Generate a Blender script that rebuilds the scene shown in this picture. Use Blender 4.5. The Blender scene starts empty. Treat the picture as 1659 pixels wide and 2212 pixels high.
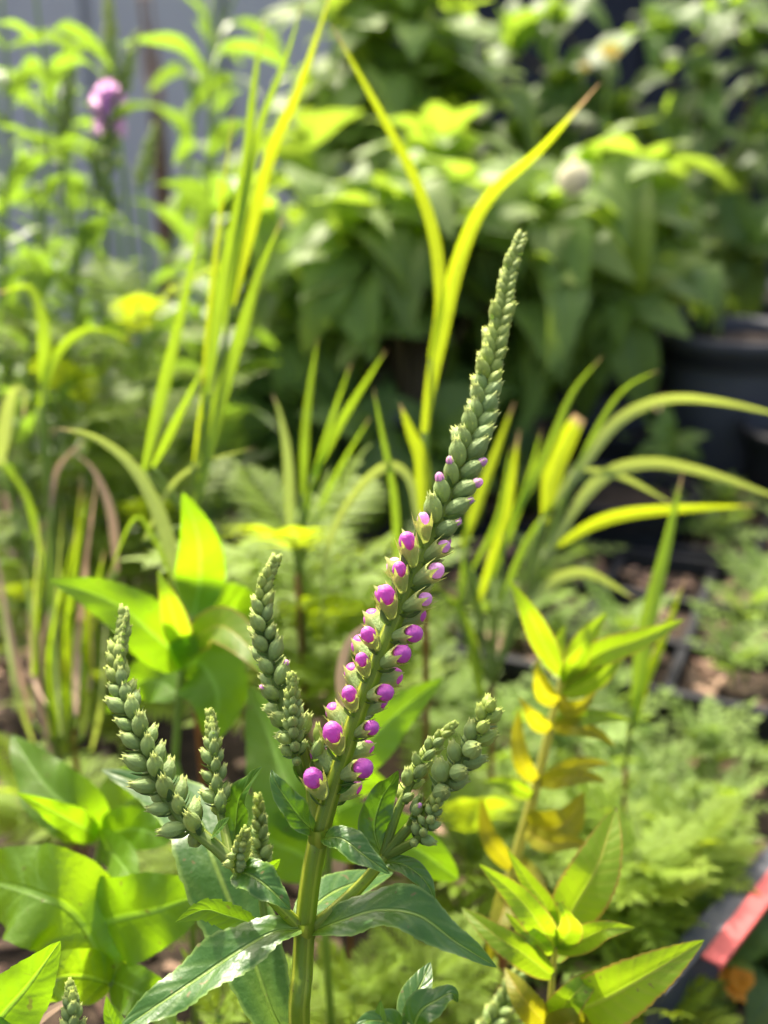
import bpy, math, random
import numpy as np
from mathutils import Vector, Matrix, noise
R = math.radians
rnd = random.Random(7)
sc = bpy.context.scene
col = sc.collection

# ------------------------------------------------------------------ camera, sky, sun, exposure
CAMZ, PITCH, VFOV = 0.42, R(20), R(52)
cam_d = bpy.data.cameras.new('camera'); cam = bpy.data.objects.new('camera', cam_d); col.objects.link(cam)
cam.location = (0, 0, CAMZ); cam.rotation_euler = (math.pi / 2 - PITCH, 0, 0)
cam_d.sensor_fit = 'VERTICAL'; cam_d.sensor_height = 24; cam_d.lens = 12 / math.tan(VFOV / 2)
cam_d.clip_start = 0.02; cam_d.clip_end = 200
cam_d.dof.use_dof = True; cam_d.dof.focus_distance = 0.292; cam_d.dof.aperture_fstop = 4.7
sc.camera = cam
SUN_EL, SUN_AZ = R(52), R(-26)
S = Vector((math.cos(SUN_EL) * math.sin(SUN_AZ), math.cos(SUN_EL) * math.cos(SUN_AZ), math.sin(SUN_EL)))
w = bpy.data.worlds.new('World'); sc.world = w; w.use_nodes = True
nt = w.node_tree; bg = nt.nodes['Background']; sky = nt.nodes.new('ShaderNodeTexSky')
sky.sky_type = 'NISHITA'; sky.sun_disc = False; sky.sun_elevation = SUN_EL; sky.sun_rotation = SUN_AZ
nt.links.new(sky.outputs[0], bg.inputs[0]); bg.inputs[1].default_value = 0.15
sky.air_density = 1.0; sky.dust_density = 8.0; sky.ozone_density = 0.0
sl = bpy.data.lights.new('sun', 'SUN'); sl.energy = 3.6; sl.angle = R(1.5); sl.color = (1, 0.93, 0.80)
so = bpy.data.objects.new('sun', sl); col.objects.link(so); so.location = (0, 0, 4)
so.rotation_euler = S.to_track_quat('Z', 'Y').to_euler()
sc.view_settings.view_transform = 'Standard'; sc.view_settings.look = 'None'
sc.view_settings.gamma = 1; sc.view_settings.use_curve_mapping = False
sc.view_settings.exposure = 1.58
sc.cycles.use_denoising = True
sc.cycles.max_bounces = 6; sc.cycles.transmission_bounces = 3; sc.cycles.diffuse_bounces = 4; sc.cycles.glossy_bounces = 2
sc.cycles.sample_clamp_indirect = 6

# ------------------------------------------------------------------ points: picture grid 1659 x 2212 -> world
FPX = 1106 / math.tan(VFOV / 2)
RX = Vector((1, 0, 0)); FW = Vector((0, math.cos(PITCH), -math.sin(PITCH))); UPV = Vector((0, math.sin(PITCH), math.cos(PITCH)))
C0 = Vector((0, 0, CAMZ)); Z = Vector((0, 0, 1))
def P(x, y, d): return C0 + (RX * ((x - 829.5) / FPX) + UPV * ((1106 - y) / FPX) + FW) * d
def GZ(x, y, z=0.0):
    r = RX * ((x - 829.5) / FPX) + UPV * ((1106 - y) / FPX) + FW
    return C0 + r * ((z - CAMZ) / r.z)
def toC(p): return (C0 - p).normalized()
def px(n, d): return n * d / FPX

# ------------------------------------------------------------------ objects
def tag(o, label=None, cat=None, group=None, kind=None):
    if label: o['label'] = label
    if cat: o['category'] = cat
    if group: o['group'] = group
    if kind: o['kind'] = kind
    return o
def thing(name, label, cat, loc=(0, 0, 0), group=None):
    o = bpy.data.objects.new(name, None); col.objects.link(o); o.location = loc; o.empty_display_size = 0.02
    return tag(o, label, cat, group)
def root_loc(par):
    v = Vector((0, 0, 0))
    while par: v += par.location; par = par.parent
    return v
def mkmesh(name, A, mat=None, smooth=True):
    V, F, U = A
    me = bpy.data.meshes.new(name); me.from_pydata([tuple(v) for v in V], [], F)
    if U is not None:
        uvl = me.uv_layers.new(name='UVMap')
        li = np.zeros(len(me.loops), dtype=np.int32); me.loops.foreach_get('vertex_index', li)
        uvl.data.foreach_set('uv', np.asarray(U, dtype=np.float32)[li].ravel())
    if smooth: me.polygons.foreach_set('use_smooth', [True] * len(me.polygons))
    if mat: me.materials.append(mat)
    return me
def obj(name, A, mat, parent=None, smooth=True):
    """mesh whose arrays are in world space; placed under parent"""
    rl = root_loc(parent)
    A = ([Vector(v) - rl for v in A[0]], A[1], A[2])
    o = bpy.data.objects.new(name, mkmesh(name, A, mat, smooth)); col.objects.link(o); o.parent = parent
    return o
def inst(name, me, M, parent=None):
    o = bpy.data.objects.new(name, me); col.objects.link(o); o.parent = parent
    o.matrix_basis = Matrix.Translation(-root_loc(parent)) @ M
    return o
def join(parts):
    V, F, U = [], [], []
    for v, f, u in parts:
        n = len(V); V.extend(v); F.extend([tuple(i + n for i in q) for q in f])
        U.extend(u if u is not None else [(0, 0)] * len(v))
    return V, F, U
def xf(A, M): return ([M @ Vector(v) for v in A[0]], A[1], A[2])

# ------------------------------------------------------------------ shapes
def spline(pts, n):
    pts = [Vector(p) for p in pts]
    if len(pts) == 2: return [pts[0].lerp(pts[1], i / (n - 1)) for i in range(n)]
    e = [pts[0] * 2 - pts[1]] + pts + [pts[-1] * 2 - pts[-2]]
    seg = [0]
    for i in range(len(pts) - 1): seg.append(seg[-1] + (pts[i + 1] - pts[i]).length)
    out = []; k = 0
    for i in range(n):
        s = seg[-1] * i / (n - 1)
        while k < len(pts) - 2 and s > seg[k + 1]: k += 1
        t = (s - seg[k]) / max(seg[k + 1] - seg[k], 1e-9)
        a, b, c, d = e[k:k + 4]
        out.append(0.5 * ((2 * b) + (c - a) * t + (2 * a - 5 * b + 4 * c - d) * t * t + (3 * b - a - 3 * c + d) * t ** 3))
    return out
def lerpl(L, t):
    x = t * (len(L) - 1); i = min(int(x), len(L) - 2); return L[i] + (L[i + 1] - L[i]) * (x - i)
def tangents(C):
    n = len(C); return [(C[min(i + 1, n - 1)] - C[max(i - 1, 0)]).normalized() for i in range(n)]
PROF = {
 'lance': lambda u: max(0.0, math.sin(math.pi * min(1, (u * 0.97 + 0.03)) ** 0.82)) ** 0.85,
 'ovate': lambda u: max(0.0, math.sin(math.pi * min(1, (u * 0.98 + 0.02)) ** 0.66)) ** 0.8,
 'broad': lambda u: max(0.0, math.sin(math.pi * min(1, (u * 0.98 + 0.02)) ** 0.75)) ** 0.6,
 'blade': lambda u: min(1, 0.45 + u * 2.2) * (1 - max(0, (u - 0.3) / 0.7) ** 1.6) ** 0.9 + 0.02,
 'blunt': lambda u: min(1, 0.35 + u * 1.6) * (1 - 0.35 * max(0, (u - 0.8) / 0.2)),
}
def leafA(mid, hw, N, prof='lance', fold=0.2, nu=24, nv=3, serr=0, nteeth=0, wave=0, nwave=2.5, twist=0, cup=0, ph=0.0):
    """mid: world points; hw: half width in m; N: normal hint"""
    C = spline(mid, nu + 1); T = tangents(C); V, U, F = [], [], []
    f = PROF[prof]
    for i, (c, t) in enumerate(zip(C, T)):
        u = i / nu
        n = (N - t * N.dot(t))
        n = n.normalized() if n.length > 1e-6 else Vector((0, 0, 1))
        if twist: n = Matrix.Rotation(twist * u, 3, t) @ n
        b = t.cross(n)
        ww = hw * f(u)
        for j in range(-nv, nv + 1):
            v = j / nv; a = abs(v); k = ww
            if serr and abs(j) == nv: k *= 1 + serr * ((1 - (u * nteeth) % 1.0) - 0.3)
            z = fold * a * ww * (1 - 0.45 * a) + wave * hw * a * a * math.sin(6.283 * nwave * u + ph + (1.3 if j > 0 else 0)) * math.sin(math.pi * u) - cup * hw * v * v
            V.append(c + b * (v * k) + n * z); U.append((u, v * 0.5 + 0.5))
    m = 2 * nv + 1
    for i in range(nu):
        for j in range(2 * nv): a = i * m + j; F.append((a, a + 1, a + m + 1, a + m))
    return V, F, U
def tubeA(mid, rad, nu=24, ns=8, square=0.0, cap=True, Nh=None):
    C = spline(mid, nu + 1); T = tangents(C); V, U, F = [], [], []
    N = (Nh or Vector((0.3, -1, 0.2)))
    for i, (c, t) in enumerate(zip(C, T)):
        n = (N - t * N.dot(t)).normalized(); b = t.cross(n)
        r = lerpl(rad, i / nu) if isinstance(rad, (list, tuple)) else rad
        for j in range(ns):
            a = 2 * math.pi * j / ns
            k = r * (1 + square * (math.cos(4 * a + math.pi)))
            V.append(c + n * (math.cos(a) * k) + b * (math.sin(a) * k)); U.append((j / ns, i / nu))
    for i in range(nu):
        for j in range(ns): F.append((i * ns + j, i * ns + (j + 1) % ns, (i + 1) * ns + (j + 1) % ns, (i + 1) * ns + j))
    if cap: F.append(tuple(range(nu * ns, nu * ns + ns))); F.append(tuple(reversed(range(ns))))
    return V, F, U
def boxA(x0, x1, y0, y1, z0, z1):
    V = [Vector((x, y, z)) for z in (z0, z1) for y in (y0, y1) for x in (x0, x1)]
    F = [(0, 2, 3, 1), (4, 5, 7, 6), (0, 1, 5, 4), (2, 6, 7, 3), (0, 4, 6, 2), (1, 3, 7, 5)]
    return V, F, [(0, 0)] * 8
def latheA(prof, ns, mod=None):
    V, F, U = [], [], []
    for i, (z, r) in enumerate(prof):
        for j in range(ns):
            a = 2 * math.pi * j / ns; rr, zz = (r, z) if mod is None else mod(r, z, a, i / (len(prof) - 1))
            V.append(Vector((rr * math.cos(a), rr * math.sin(a), zz))); U.append((j / ns, i / (len(prof) - 1)))
    for i in range(len(prof) - 1):
        for j in range(ns): F.append((i * ns + j, i * ns + (j + 1) % ns, (i + 1) * ns + (j + 1) % ns, (i + 1) * ns + j))
    return V, F, U
def frame(base, d, nrm, L, ws=1.0):
    d = d.normalized(); n = nrm - d * nrm.dot(d)
    n = n.normalized() if n.length > 1e-5 else d.orthogonal().normalized()
    x = d.cross(n)
    M = Matrix.Identity(4)
    for i in range(3): M[i][0] = x[i] * L * ws; M[i][1] = d[i] * L; M[i][2] = n[i] * L; M[i][3] = base[i]
    return M

# ------------------------------------------------------------------ materials
class NB:
    def __init__(s, name):
        s.m = bpy.data.materials.new(name); s.m.use_nodes = True; s.t = s.m.node_tree; s.t.nodes.clear()
        s.out = s.t.nodes.new('ShaderNodeOutputMaterial')
    def n(s, ty, **kw):
        q = s.t.nodes.new(ty)
        for k, v in kw.items(): setattr(q, k, v)
        return q
    def put(s, sock, v):
        if hasattr(v, 'is_output'): s.t.links.new(v, sock)
        elif isinstance(v, tuple) and len(v) == 3 and sock.type == 'RGBA': sock.default_value = (*v, 1)
        else: sock.default_value = v
    def math(s, op, a, b=0.0, c=0.0):
        q = s.n('ShaderNodeMath', operation=op)
        for i, v in enumerate((a, b, c)): s.put(q.inputs[i], v)
        return q.outputs[0]
    def mix(s, f, a, b, mode='MIX'):
        q = s.n('ShaderNodeMix', data_type='RGBA', blend_type=mode)
        s.put(q.inputs[0], f); s.put(q.inputs[6], a); s.put(q.inputs[7], b); return q.outputs[2]
    def noise(s, scale, detail=2, vec=None, rough=0.5):
        q = s.n('ShaderNodeTexNoise'); q.inputs['Scale'].default_value = scale; q.inputs['Detail'].default_value = detail
        q.inputs['Roughness'].default_value = rough
        if vec is not None: s.put(q.inputs['Vector'], vec)
        return q.outputs[0]
    def ramp(s, v, lo, hi):
        q = s.n('ShaderNodeMapRange'); q.clamp = True; q.interpolation_type = 'SMOOTHSTEP'
        s.put(q.inputs[0], v); q.inputs[1].default_value = lo; q.inputs[2].default_value = hi; return q.outputs[0]
    def uv(s):
        q = s.n('ShaderNodeSeparateXYZ'); s.t.links.new(s.n('ShaderNodeUVMap').outputs[0], q.inputs[0]); return q.outputs[0], q.outputs[1]
    def obj_co(s): return s.n('ShaderNodeTexCoord').outputs['Object']
    def rand(s): return s.n('ShaderNodeObjectInfo').outputs['Random']
    def bump(s, h, st, dist=0.001):
        q = s.n('ShaderNodeBump'); q.inputs['Strength'].default_value = st; q.inputs['Distance'].default_value = dist; s.put(q.inputs['Height'], h); return q.outputs[0]
    def pbr(s, colr, rough=0.5, normal=None, spec=0.5, trans=None, tf=0.4, sheen=0, sss=0, metallic=0):
        p = s.n('ShaderNodeBsdfPrincipled'); s.put(p.inputs['Base Color'], colr); s.put(p.inputs['Roughness'], rough)
        p.inputs['Specular IOR Level'].default_value = spec; p.inputs['Metallic'].default_value = metallic
        if sheen: p.inputs['Sheen Weight'].default_value = sheen; p.inputs['Sheen Roughness'].default_value = 0.4
        if sss:
            p.inputs['Subsurface Weight'].default_value = sss; p.inputs['Subsurface Radius'].default_value = (0.6, 1, 0.2); p.inputs['Subsurface Scale'].default_value = 0.002
        if normal is not None: s.put(p.inputs['Normal'], normal)
        res = p.outputs[0]
        if trans is not None:
            t = s.n('ShaderNodeBsdfTranslucent'); s.put(t.inputs[0], trans)
            if normal is not None: s.put(t.inputs[1], normal)
            q = s.n('ShaderNodeMixShader'); s.put(q.inputs[0], tf); s.t.links.new(res, q.inputs[1]); s.t.links.new(t.outputs[0], q.inputs[2]); res = q.outputs[0]
        s.t.links.new(res, s.out.inputs[0]); return s.m

def leaf_mat(name, c, tr, tf=0.45, rough=0.42, rib=None, nveins=9, vein=0.25, var=0.25, spec=0.5, edge=None, blot=0.25, bumps=0.4, fine=1.0, tipc=None, tip0=0.9, foot=None):
    b = NB(name); u, v = b.uv()
    a = b.math('ABSOLUTE', b.math('MULTIPLY_ADD', v, 2.0, -1.0))
    ribm = b.math('SUBTRACT', 1.0, b.ramp(a, 0.025, 0.11))
    if nveins > 0:
        fr = b.math('FRACT', b.math('SUBTRACT', b.math('MULTIPLY', u, float(nveins)), b.math('MULTIPLY', a, 1.3)))
        dv = b.math('ABSOLUTE', b.math('SUBTRACT', fr, 0.5))
        veinm = b.math('SUBTRACT', 1.0, b.ramp(dv, 0.0, 0.3))
    else:
        st = b.math('ABSOLUTE', b.math('SINE', b.math('MULTIPLY', v, 26.0)))
        veinm = b.ramp(st, 0.4, 1.0)
    r = b.rand(); co = b.obj_co()
    no = b.noise(60 * fine, 4, co)
    nl = b.noise(18 * fine, 2, co)
    k = b.math('ADD', b.math('MULTIPLY_ADD', r, var, 1 - var / 2), b.math('MULTIPLY_ADD', nl, blot, -blot / 2))
    k = b.math('ADD', k, b.math('MULTIPLY_ADD', no, 0.3, -0.15))
    rib = rib or tuple(min(1, x * 1.8 + 0.05) for x in c)
    c1 = b.mix(b.math('MULTIPLY', veinm, vein), c, rib)
    c1 = b.mix(b.math('MULTIPLY', ribm, 0.8), c1, rib)
    t1 = b.mix(b.math('MULTIPLY', veinm, vein * 0.7), tr, tuple(x * 0.55 for x in tr))
    t1 = b.mix(b.math('MULTIPLY', ribm, 0.35), t1, tuple(min(1, x * 1.1 + 0.05) for x in tr))
    if edge: e = b.ramp(a, 0.86, 0.98); c1 = b.mix(e, c1, edge); t1 = b.mix(e, t1, edge)
    if tipc: e = b.ramp(b.math('ADD', u, b.math('MULTIPLY', r, 0.06)), tip0, tip0 + 0.1); c1 = b.mix(e, c1, tipc); t1 = b.mix(e, t1, tipc)
    if foot: e = b.math('SUBTRACT', 1.0, b.ramp(b.math('ADD', u, b.math('MULTIPLY', a, 0.18)), 0.02, 0.3)); c1 = b.mix(e, c1, foot); t1 = b.mix(e, t1, tuple(min(1, x * 2.4) for x in foot))
    sp = b.math('MULTIPLY', b.ramp(b.noise(330 * fine, 1, co), 0.70, 0.76), 0.55); c1 = b.mix(sp, c1, (0.20, 0.13, 0.05)); t1 = b.mix(sp, t1, (0.15, 0.10, 0.03))
    vc = b.n('ShaderNodeCombineColor')
    for i in range(3): b.t.links.new(k, vc.inputs[i])
    c1 = b.mix(1.0, c1, vc.outputs[0], 'MULTIPLY'); t1 = b.mix(1.0, t1, vc.outputs[0], 'MULTIPLY')
    h = b.math('ADD', b.math('MULTIPLY', b.noise(420 * fine, 2, co), 0.6), b.math('ADD', b.math('MULTIPLY', veinm, -0.22), b.math('MULTIPLY', ribm, -0.8)))
    nb = b.bump(h, bumps, 0.0006 / fine ** 0.5)
    rg = b.math('MULTIPLY_ADD', no, 0.25, rough - 0.12)
    return b.pbr(c1, rg, nb, spec, t1, tf)
M = {}
M['hero'] = leaf_mat('hero_leaf', (0.034, 0.100, 0.014), (0.15, 0.34, 0.008), 0.32, 0.38, (0.20, 0.30, 0.05), 6, 0.12, 0.2, 0.5, edge=(0.14, 0.24, 0.04), blot=0.6, bumps=0.8, foot=(0.12, 0.21, 0.015))
M['broad'] = leaf_mat('broad_leaf', (0.10, 0.21, 0.010), (0.25, 0.46, 0.006), 0.60, 0.45, None, 8, 0.2, 0.25, 0.45)
M['broad_wet'] = leaf_mat('broad_leaf_wet', (0.10, 0.20, 0.012), (0.32, 0.53, 0.008), 0.6, 0.24, None, 8, 0.3, 0.2, 0.5, bumps=1.0)
M['lime'] = leaf_mat('lime_leaf', (0.15, 0.26, 0.015), (0.34, 0.52, 0.008), 0.55, 0.45, (0.42, 0.40, 0.06), 14, 0.2, 0.25, 0.4, edge=(0.35, 0.25, 0.04))
M['amber'] = leaf_mat('amber_leaf', (0.21, 0.225, 0.012), (0.46, 0.44, 0.008), 0.5, 0.5, (0.45, 0.32, 0.05), 14, 0.2, 0.35, 0.35)
M['grass'] = leaf_mat('grass_blade', (0.13, 0.23, 0.02), (0.36, 0.54, 0.010), 0.55, 0.42, None, -1, 0.25, 0.35, 0.45, blot=0.4, tipc=(0.42, 0.28, 0.14), tip0=0.92)
M['grass_gold'] = leaf_mat('grass_blade_gold', (0.21, 0.29, 0.012), (0.55, 0.68, 0.008), 0.6, 0.45, None, -1, 0.2, 0.2, 0.4, tipc=(0.42, 0.28, 0.14), tip0=0.9)
M['grass_pale'] = leaf_mat('grass_blade_pale', (0.27, 0.34, 0.09), (0.44, 0.54, 0.07), 0.4, 0.35, None, -1, 0.25, 0.3, 0.5, tipc=(0.5, 0.36, 0.2), tip0=0.93)
M['dry'] = leaf_mat('dry_blade', (0.42, 0.29, 0.19), (0.45, 0.30, 0.18), 0.35, 0.6, None, -1, 0.3, 0.4, 0.2)
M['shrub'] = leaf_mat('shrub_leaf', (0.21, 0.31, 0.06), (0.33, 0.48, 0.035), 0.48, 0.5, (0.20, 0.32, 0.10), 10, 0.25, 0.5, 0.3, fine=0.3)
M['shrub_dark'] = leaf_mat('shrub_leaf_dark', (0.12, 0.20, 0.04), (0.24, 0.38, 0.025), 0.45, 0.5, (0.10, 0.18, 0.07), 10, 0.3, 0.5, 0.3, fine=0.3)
M['tall'] = leaf_mat('tall_leaf', (0.13, 0.22, 0.045), (0.24, 0.40, 0.025), 0.42, 0.36, (0.15, 0.26, 0.10), 8, 0.2, 0.5, 0.55, fine=0.4)
M['mari'] = leaf_mat('feathery_leaf', (0.15, 0.235, 0.014), (0.40, 0.52, 0.010), 0.5, 0.5, None, 0, 0.1, 0.4, 0.4, fine=0.5)
M['seed'] = leaf_mat('seedling_leaf', (0.15, 0.235, 0.04), (0.30, 0.45, 0.03), 0.42, 0.5, None, 0, 0.1, 0.5, 0.4, fine=0.5)
M['bract'] = leaf_mat('bract_leaf', (0.06, 0.12, 0.045), (0.18, 0.30, 0.03), 0.35, 0.45, None, 0, 0.1, 0.3, 0.4)

def stem_mat(name, a, c, stripes=4.0, rough=0.45, speck=None):
    b = NB(name); u, v = b.uv(); co = b.obj_co()
    s = b.math('MULTIPLY_ADD', b.math('COSINE', b.math('MULTIPLY', u, 6.2832 * stripes)), 0.5, 0.5)
    f = b.math('ADD', b.ramp(s, 0.45, 1.0), b.math('MULTIPLY_ADD', b.noise(90, 3, co), 0.5, -0.25))
    cc = b.mix(f, a, c)  # yellowish ridge stripes; their lit lines are painted into the colour
    if speck: cc = b.mix(b.math('MULTIPLY', b.ramp(b.noise(700, 2, co), 0.66, 0.74), 0.7), cc, speck)
    n = b.bump(b.math('ADD', b.math('MULTIPLY', s, 0.5), b.math('MULTIPLY', b.noise(500, 2, co), 0.4)), 0.4, 0.0006)
    return b.pbr(cc, rough, n, 0.45, tuple(min(1, x * 2.6) for x in a), 0.32)
M['stem'] = stem_mat('hero_stem', (0.15, 0.215, 0.012), (0.33, 0.37, 0.035), 4, 0.42, (0.10, 0.05, 0.02))
M['stem_green'] = stem_mat('green_stem', (0.13, 0.20, 0.025), (0.24, 0.30, 0.06), 4)
M['stem_red'] = stem_mat('red_stem', (0.16, 0.07, 0.03), (0.22, 0.16, 0.04), 2)
M['stem_yellow'] = stem_mat('yellow_stem', (0.30, 0.30, 0.05), (0.42, 0.40, 0.12), 3)
M['twig'] = stem_mat('dry_twig', (0.15, 0.10, 0.07), (0.28, 0.2, 0.14), 3, 0.7)
M['bark'] = stem_mat('shrub_branch', (0.10, 0.07, 0.035), (0.17, 0.12, 0.05), 3, 0.6)

def bud_mat(name, c0, c1, tr):
    b = NB(name); u, v = b.uv(); co = b.obj_co(); r = b.rand()
    cc = b.mix(b.ramp(v, 0.55, 1.0), c0, c1)  # paler yellow tips: sunlight on the bud ends put into the colour
    pl = b.math('MULTIPLY_ADD', b.math('COSINE', b.math('MULTIPLY', u, 6.2832 * 10)), 0.5, 0.5)
    cc = b.mix(b.math('MULTIPLY', pl, 0.16), cc, tuple(x * 1.7 for x in c0))
    k = b.math('ADD', b.math('MULTIPLY_ADD', r, 0.3, 0.85), b.math('MULTIPLY_ADD', b.noise(3.0, 4, co), 0.5, -0.25))
    vc = b.n('ShaderNodeCombineColor')
    for i in range(3): b.t.links.new(k, vc.inputs[i])
    cc = b.mix(1.0, cc, vc.outputs[0], 'MULTIPLY')
    n = b.bump(b.math('ADD', b.noise(14, 3, co), b.math('MULTIPLY', pl, 0.4)), 0.22, 0.05)
    return b.pbr(cc, 0.55, n, 0.35, tr, 0.32, sheen=0.08)
M['bud'] = bud_mat('green_bud', (0.225, 0.325, 0.10), (0.44, 0.49, 0.13), (0.55, 0.62, 0.11))
M['budtip'] = bud_mat('young_bud', (0.28, 0.36, 0.075), (0.42, 0.48, 0.09), (0.56, 0.66, 0.08))
def petal_mat(name, c, c2, tr, tf=0.3):
    b = NB(name); u, v = b.uv(); co = b.obj_co()
    st = b.math('MULTIPLY_ADD', b.math('COSINE', b.math('ADD', b.math('MULTIPLY', u, 6.2832 * 9), b.math('MULTIPLY', v, 7.0))), 0.5, 0.5)
    cc = b.mix(b.math('MULTIPLY', b.ramp(st, 0.5, 1.0), 0.3), c, tuple(x * 0.7 for x in c))
    cc = b.mix(b.math('MULTIPLY', b.ramp(v, 0.7, 1.0), 0.5), cc, c2)
    cc = b.mix(b.math('MULTIPLY', b.noise(5, 3, co), 0.3), cc, c2)
    return b.pbr(cc, 0.5, b.bump(b.noise(4, 2, co), 0.15, 0.04), 0.35, tr, tf, sheen=0.04)
M['pink'] = petal_mat('purple_pink_petal', (0.52, 0.085, 0.44), (0.68, 0.22, 0.58), (0.82, 0.16, 0.66))
M['pink_pale'] = petal_mat('pale_pink_petal', (0.72, 0.36, 0.68), (0.84, 0.56, 0.78), (0.95, 0.58, 0.92), 0.6)
M['white'] = petal_mat('cream_floret', (0.85, 0.83, 0.66), (0.9, 0.88, 0.76), (0.97, 0.95, 0.8), 0.55)
M['yellow'] = petal_mat('yellow_petal', (0.60, 0.42, 0.008), (0.65, 0.48, 0.02), (0.6, 0.42, 0.01))
M['orange'] = petal_mat('orange_petal', (0.75, 0.28, 0.01), (0.8, 0.4, 0.02), (0.9, 0.45, 0.02))

def simple(name, c, rough, nscale, amt, bumpst=0.3, dist=0.002, spec=0.4):
    b = NB(name); co = b.obj_co(); n = b.noise(nscale, 4, co, 0.6)
    cc = b.mix(n, tuple(x * (1 - amt) for x in c), tuple(min(1, x * (1 + amt)) for x in c))
    return b.pbr(cc, rough, b.bump(b.noise(nscale * 6, 4, co), bumpst, dist), spec)
M['plastic'] = simple('black_plastic', (0.016, 0.017, 0.020), 0.55, 25, 0.5, 0.15, 0.002, 0.2)
M['plastic_grey'] = simple('dusty_black_plastic', (0.062, 0.064, 0.074), 0.6, 14, 0.45, 0.15, 0.002, 0.25)
M['red'] = simple('red_plastic', (0.44, 0.075, 0.07), 0.6, 30, 0.15, 0.1)
M['wall'] = simple('grey_panel', (0.47, 0.47, 0.48), 0.7, 5, 0.10, 0.1)
M['net'] = simple('dark_shade_fence', (0.016, 0.019, 0.032), 0.8, 14, 0.4, 0.2)
def soil_mat():
    b = NB('soil'); co = b.obj_co(); n = b.noise(90, 6, co, 0.7); n2 = b.noise(14, 3, co)
    cc = b.mix(b.ramp(n, 0.35, 0.7), (0.018, 0.012, 0.008), (0.085, 0.056, 0.036)); cc = b.mix(b.math('MULTIPLY', n2, 0.4), cc, (0.05, 0.04, 0.028))
    return b.pbr(cc, 0.9, b.bump(n, 0.8, 0.008), 0.2)
M['soil'] = soil_mat()
def chip_mat():
    b = NB('bark_chip'); co = b.obj_co(); g = b.n('ShaderNodeNewGeometry').outputs['Random Per Island']
    cc = b.mix(g, (0.10, 0.055, 0.035), (0.52, 0.34, 0.23)); cc = b.mix(b.math('MULTIPLY', b.noise(160, 3, co), 0.5), cc, (0.16, 0.10, 0.07))
    return b.pbr(cc, 0.75, b.bump(b.noise(300, 3, co), 0.5, 0.002), 0.35)
M['chip'] = chip_mat()

# ------------------------------------------------------------------ the setting: ground, grey fence, dark fence
def gridA(x0, x1, y0, y1, n, m, h):
    V = []; F = []
    for j in range(m + 1):
        for i in range(n + 1):
            x = x0 + (x1 - x0) * i / n; y = y0 + (y1 - y0) * j / m
            V.append(Vector((x, y, h(x, y))))
    for j in range(m):
        for i in range(n): a = j * (n + 1) + i; F.append((a, a + 1, a + n + 2, a + n + 1))
    return V, F, None
gh = lambda x, y: 0.012 * noise.noise(Vector((x * 4, y * 4, 0))) + 0.006 * noise.noise(Vector((x * 21, y * 21, 3))) - 0.012
far = [(-60, -60, -0.06), (60, -60, -0.06), (60, 60, -0.06), (-60, 60, -0.06)]
g = obj('ground', gridA(-2.2, 2.2, -0.6, 3.2, 110, 95, gh), M['soil']); tag(g, kind='structure')
g2 = obj('terrain', ([Vector(v) for v in far], [(0, 1, 2, 3)], None), M['soil']); tag(g2, kind='structure')

chips = []
for i in range(5200):
    x = rnd.uniform(-1.0, 1.15); y = rnd.uniform(0.15, 2.1)
    if abs(x) > 0.25 + y * 0.5: continue
    s = rnd.uniform(0.004, 0.013)
    A = boxA(-s, s, -s * rnd.uniform(0.3, 0.6), s * rnd.uniform(0.3, 0.6), -s * 0.14, s * 0.14)
    Mx = Matrix.Translation((x, y, gh(x, y) + s * 0.25)) @ Matrix.Rotation(rnd.uniform(0, 6.3), 4, 'Z') @ Matrix.Rotation(rnd.uniform(-0.6, 0.6), 4, 'X') @ Matrix.Rotation(rnd.uniform(-0.4, 0.4), 4, 'Y')
    chips.append(xf(A, Mx))
o = obj('bark_mulch', join(chips), M['chip'], None, False); tag(o, 'brown and tan bark chips strewn over the soil', 'mulch', kind='stuff')

fence = thing('panel_fence', 'pale grey vertical panel fence behind the tall leafy stalks', 'fence', (-0.9, 2.25, -0.05))
PW = 0.27
for i in range(9):
    x0 = -2.45 + i * PW; x0 -= 0.02
    obj('panel', boxA(x0 + 0.010, x0 + PW - 0.010, 2.25, 2.27, -0.05, 0.76), M['wall'], fence, False)
obj('backing', boxA(-2.5, -0.01, 2.2705, 2.285, -0.05, 0.75), M['wall'], fence, False)
for zz in (0.12, 0.6):
    obj('rail', boxA(-2.5, 0.0, 2.287, 2.32, zz, zz + 0.06), M['wall'], fence, False)
net = thing('dark_fence', 'dark navy screen fence in shade behind the right hand shrub', 'fence', (1.2, 2.3, -0.05))
for i in range(10):
    x0 = 0.0 + i * 0.26
    obj('board', boxA(x0 + 0.004, x0 + 0.256, 2.3, 2.325, -0.05, 0.76), M['net'], net, False)
obj('backing', boxA(-0.008, 2.6, 2.3255, 2.333, -0.05, 0.755), M['net'], net, False)
for zz in (0.15, 0.6):
    obj('rail', boxA(0.02, 2.6, 2.334, 2.36, zz, zz + 0.06), M['net'], net, False)

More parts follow.
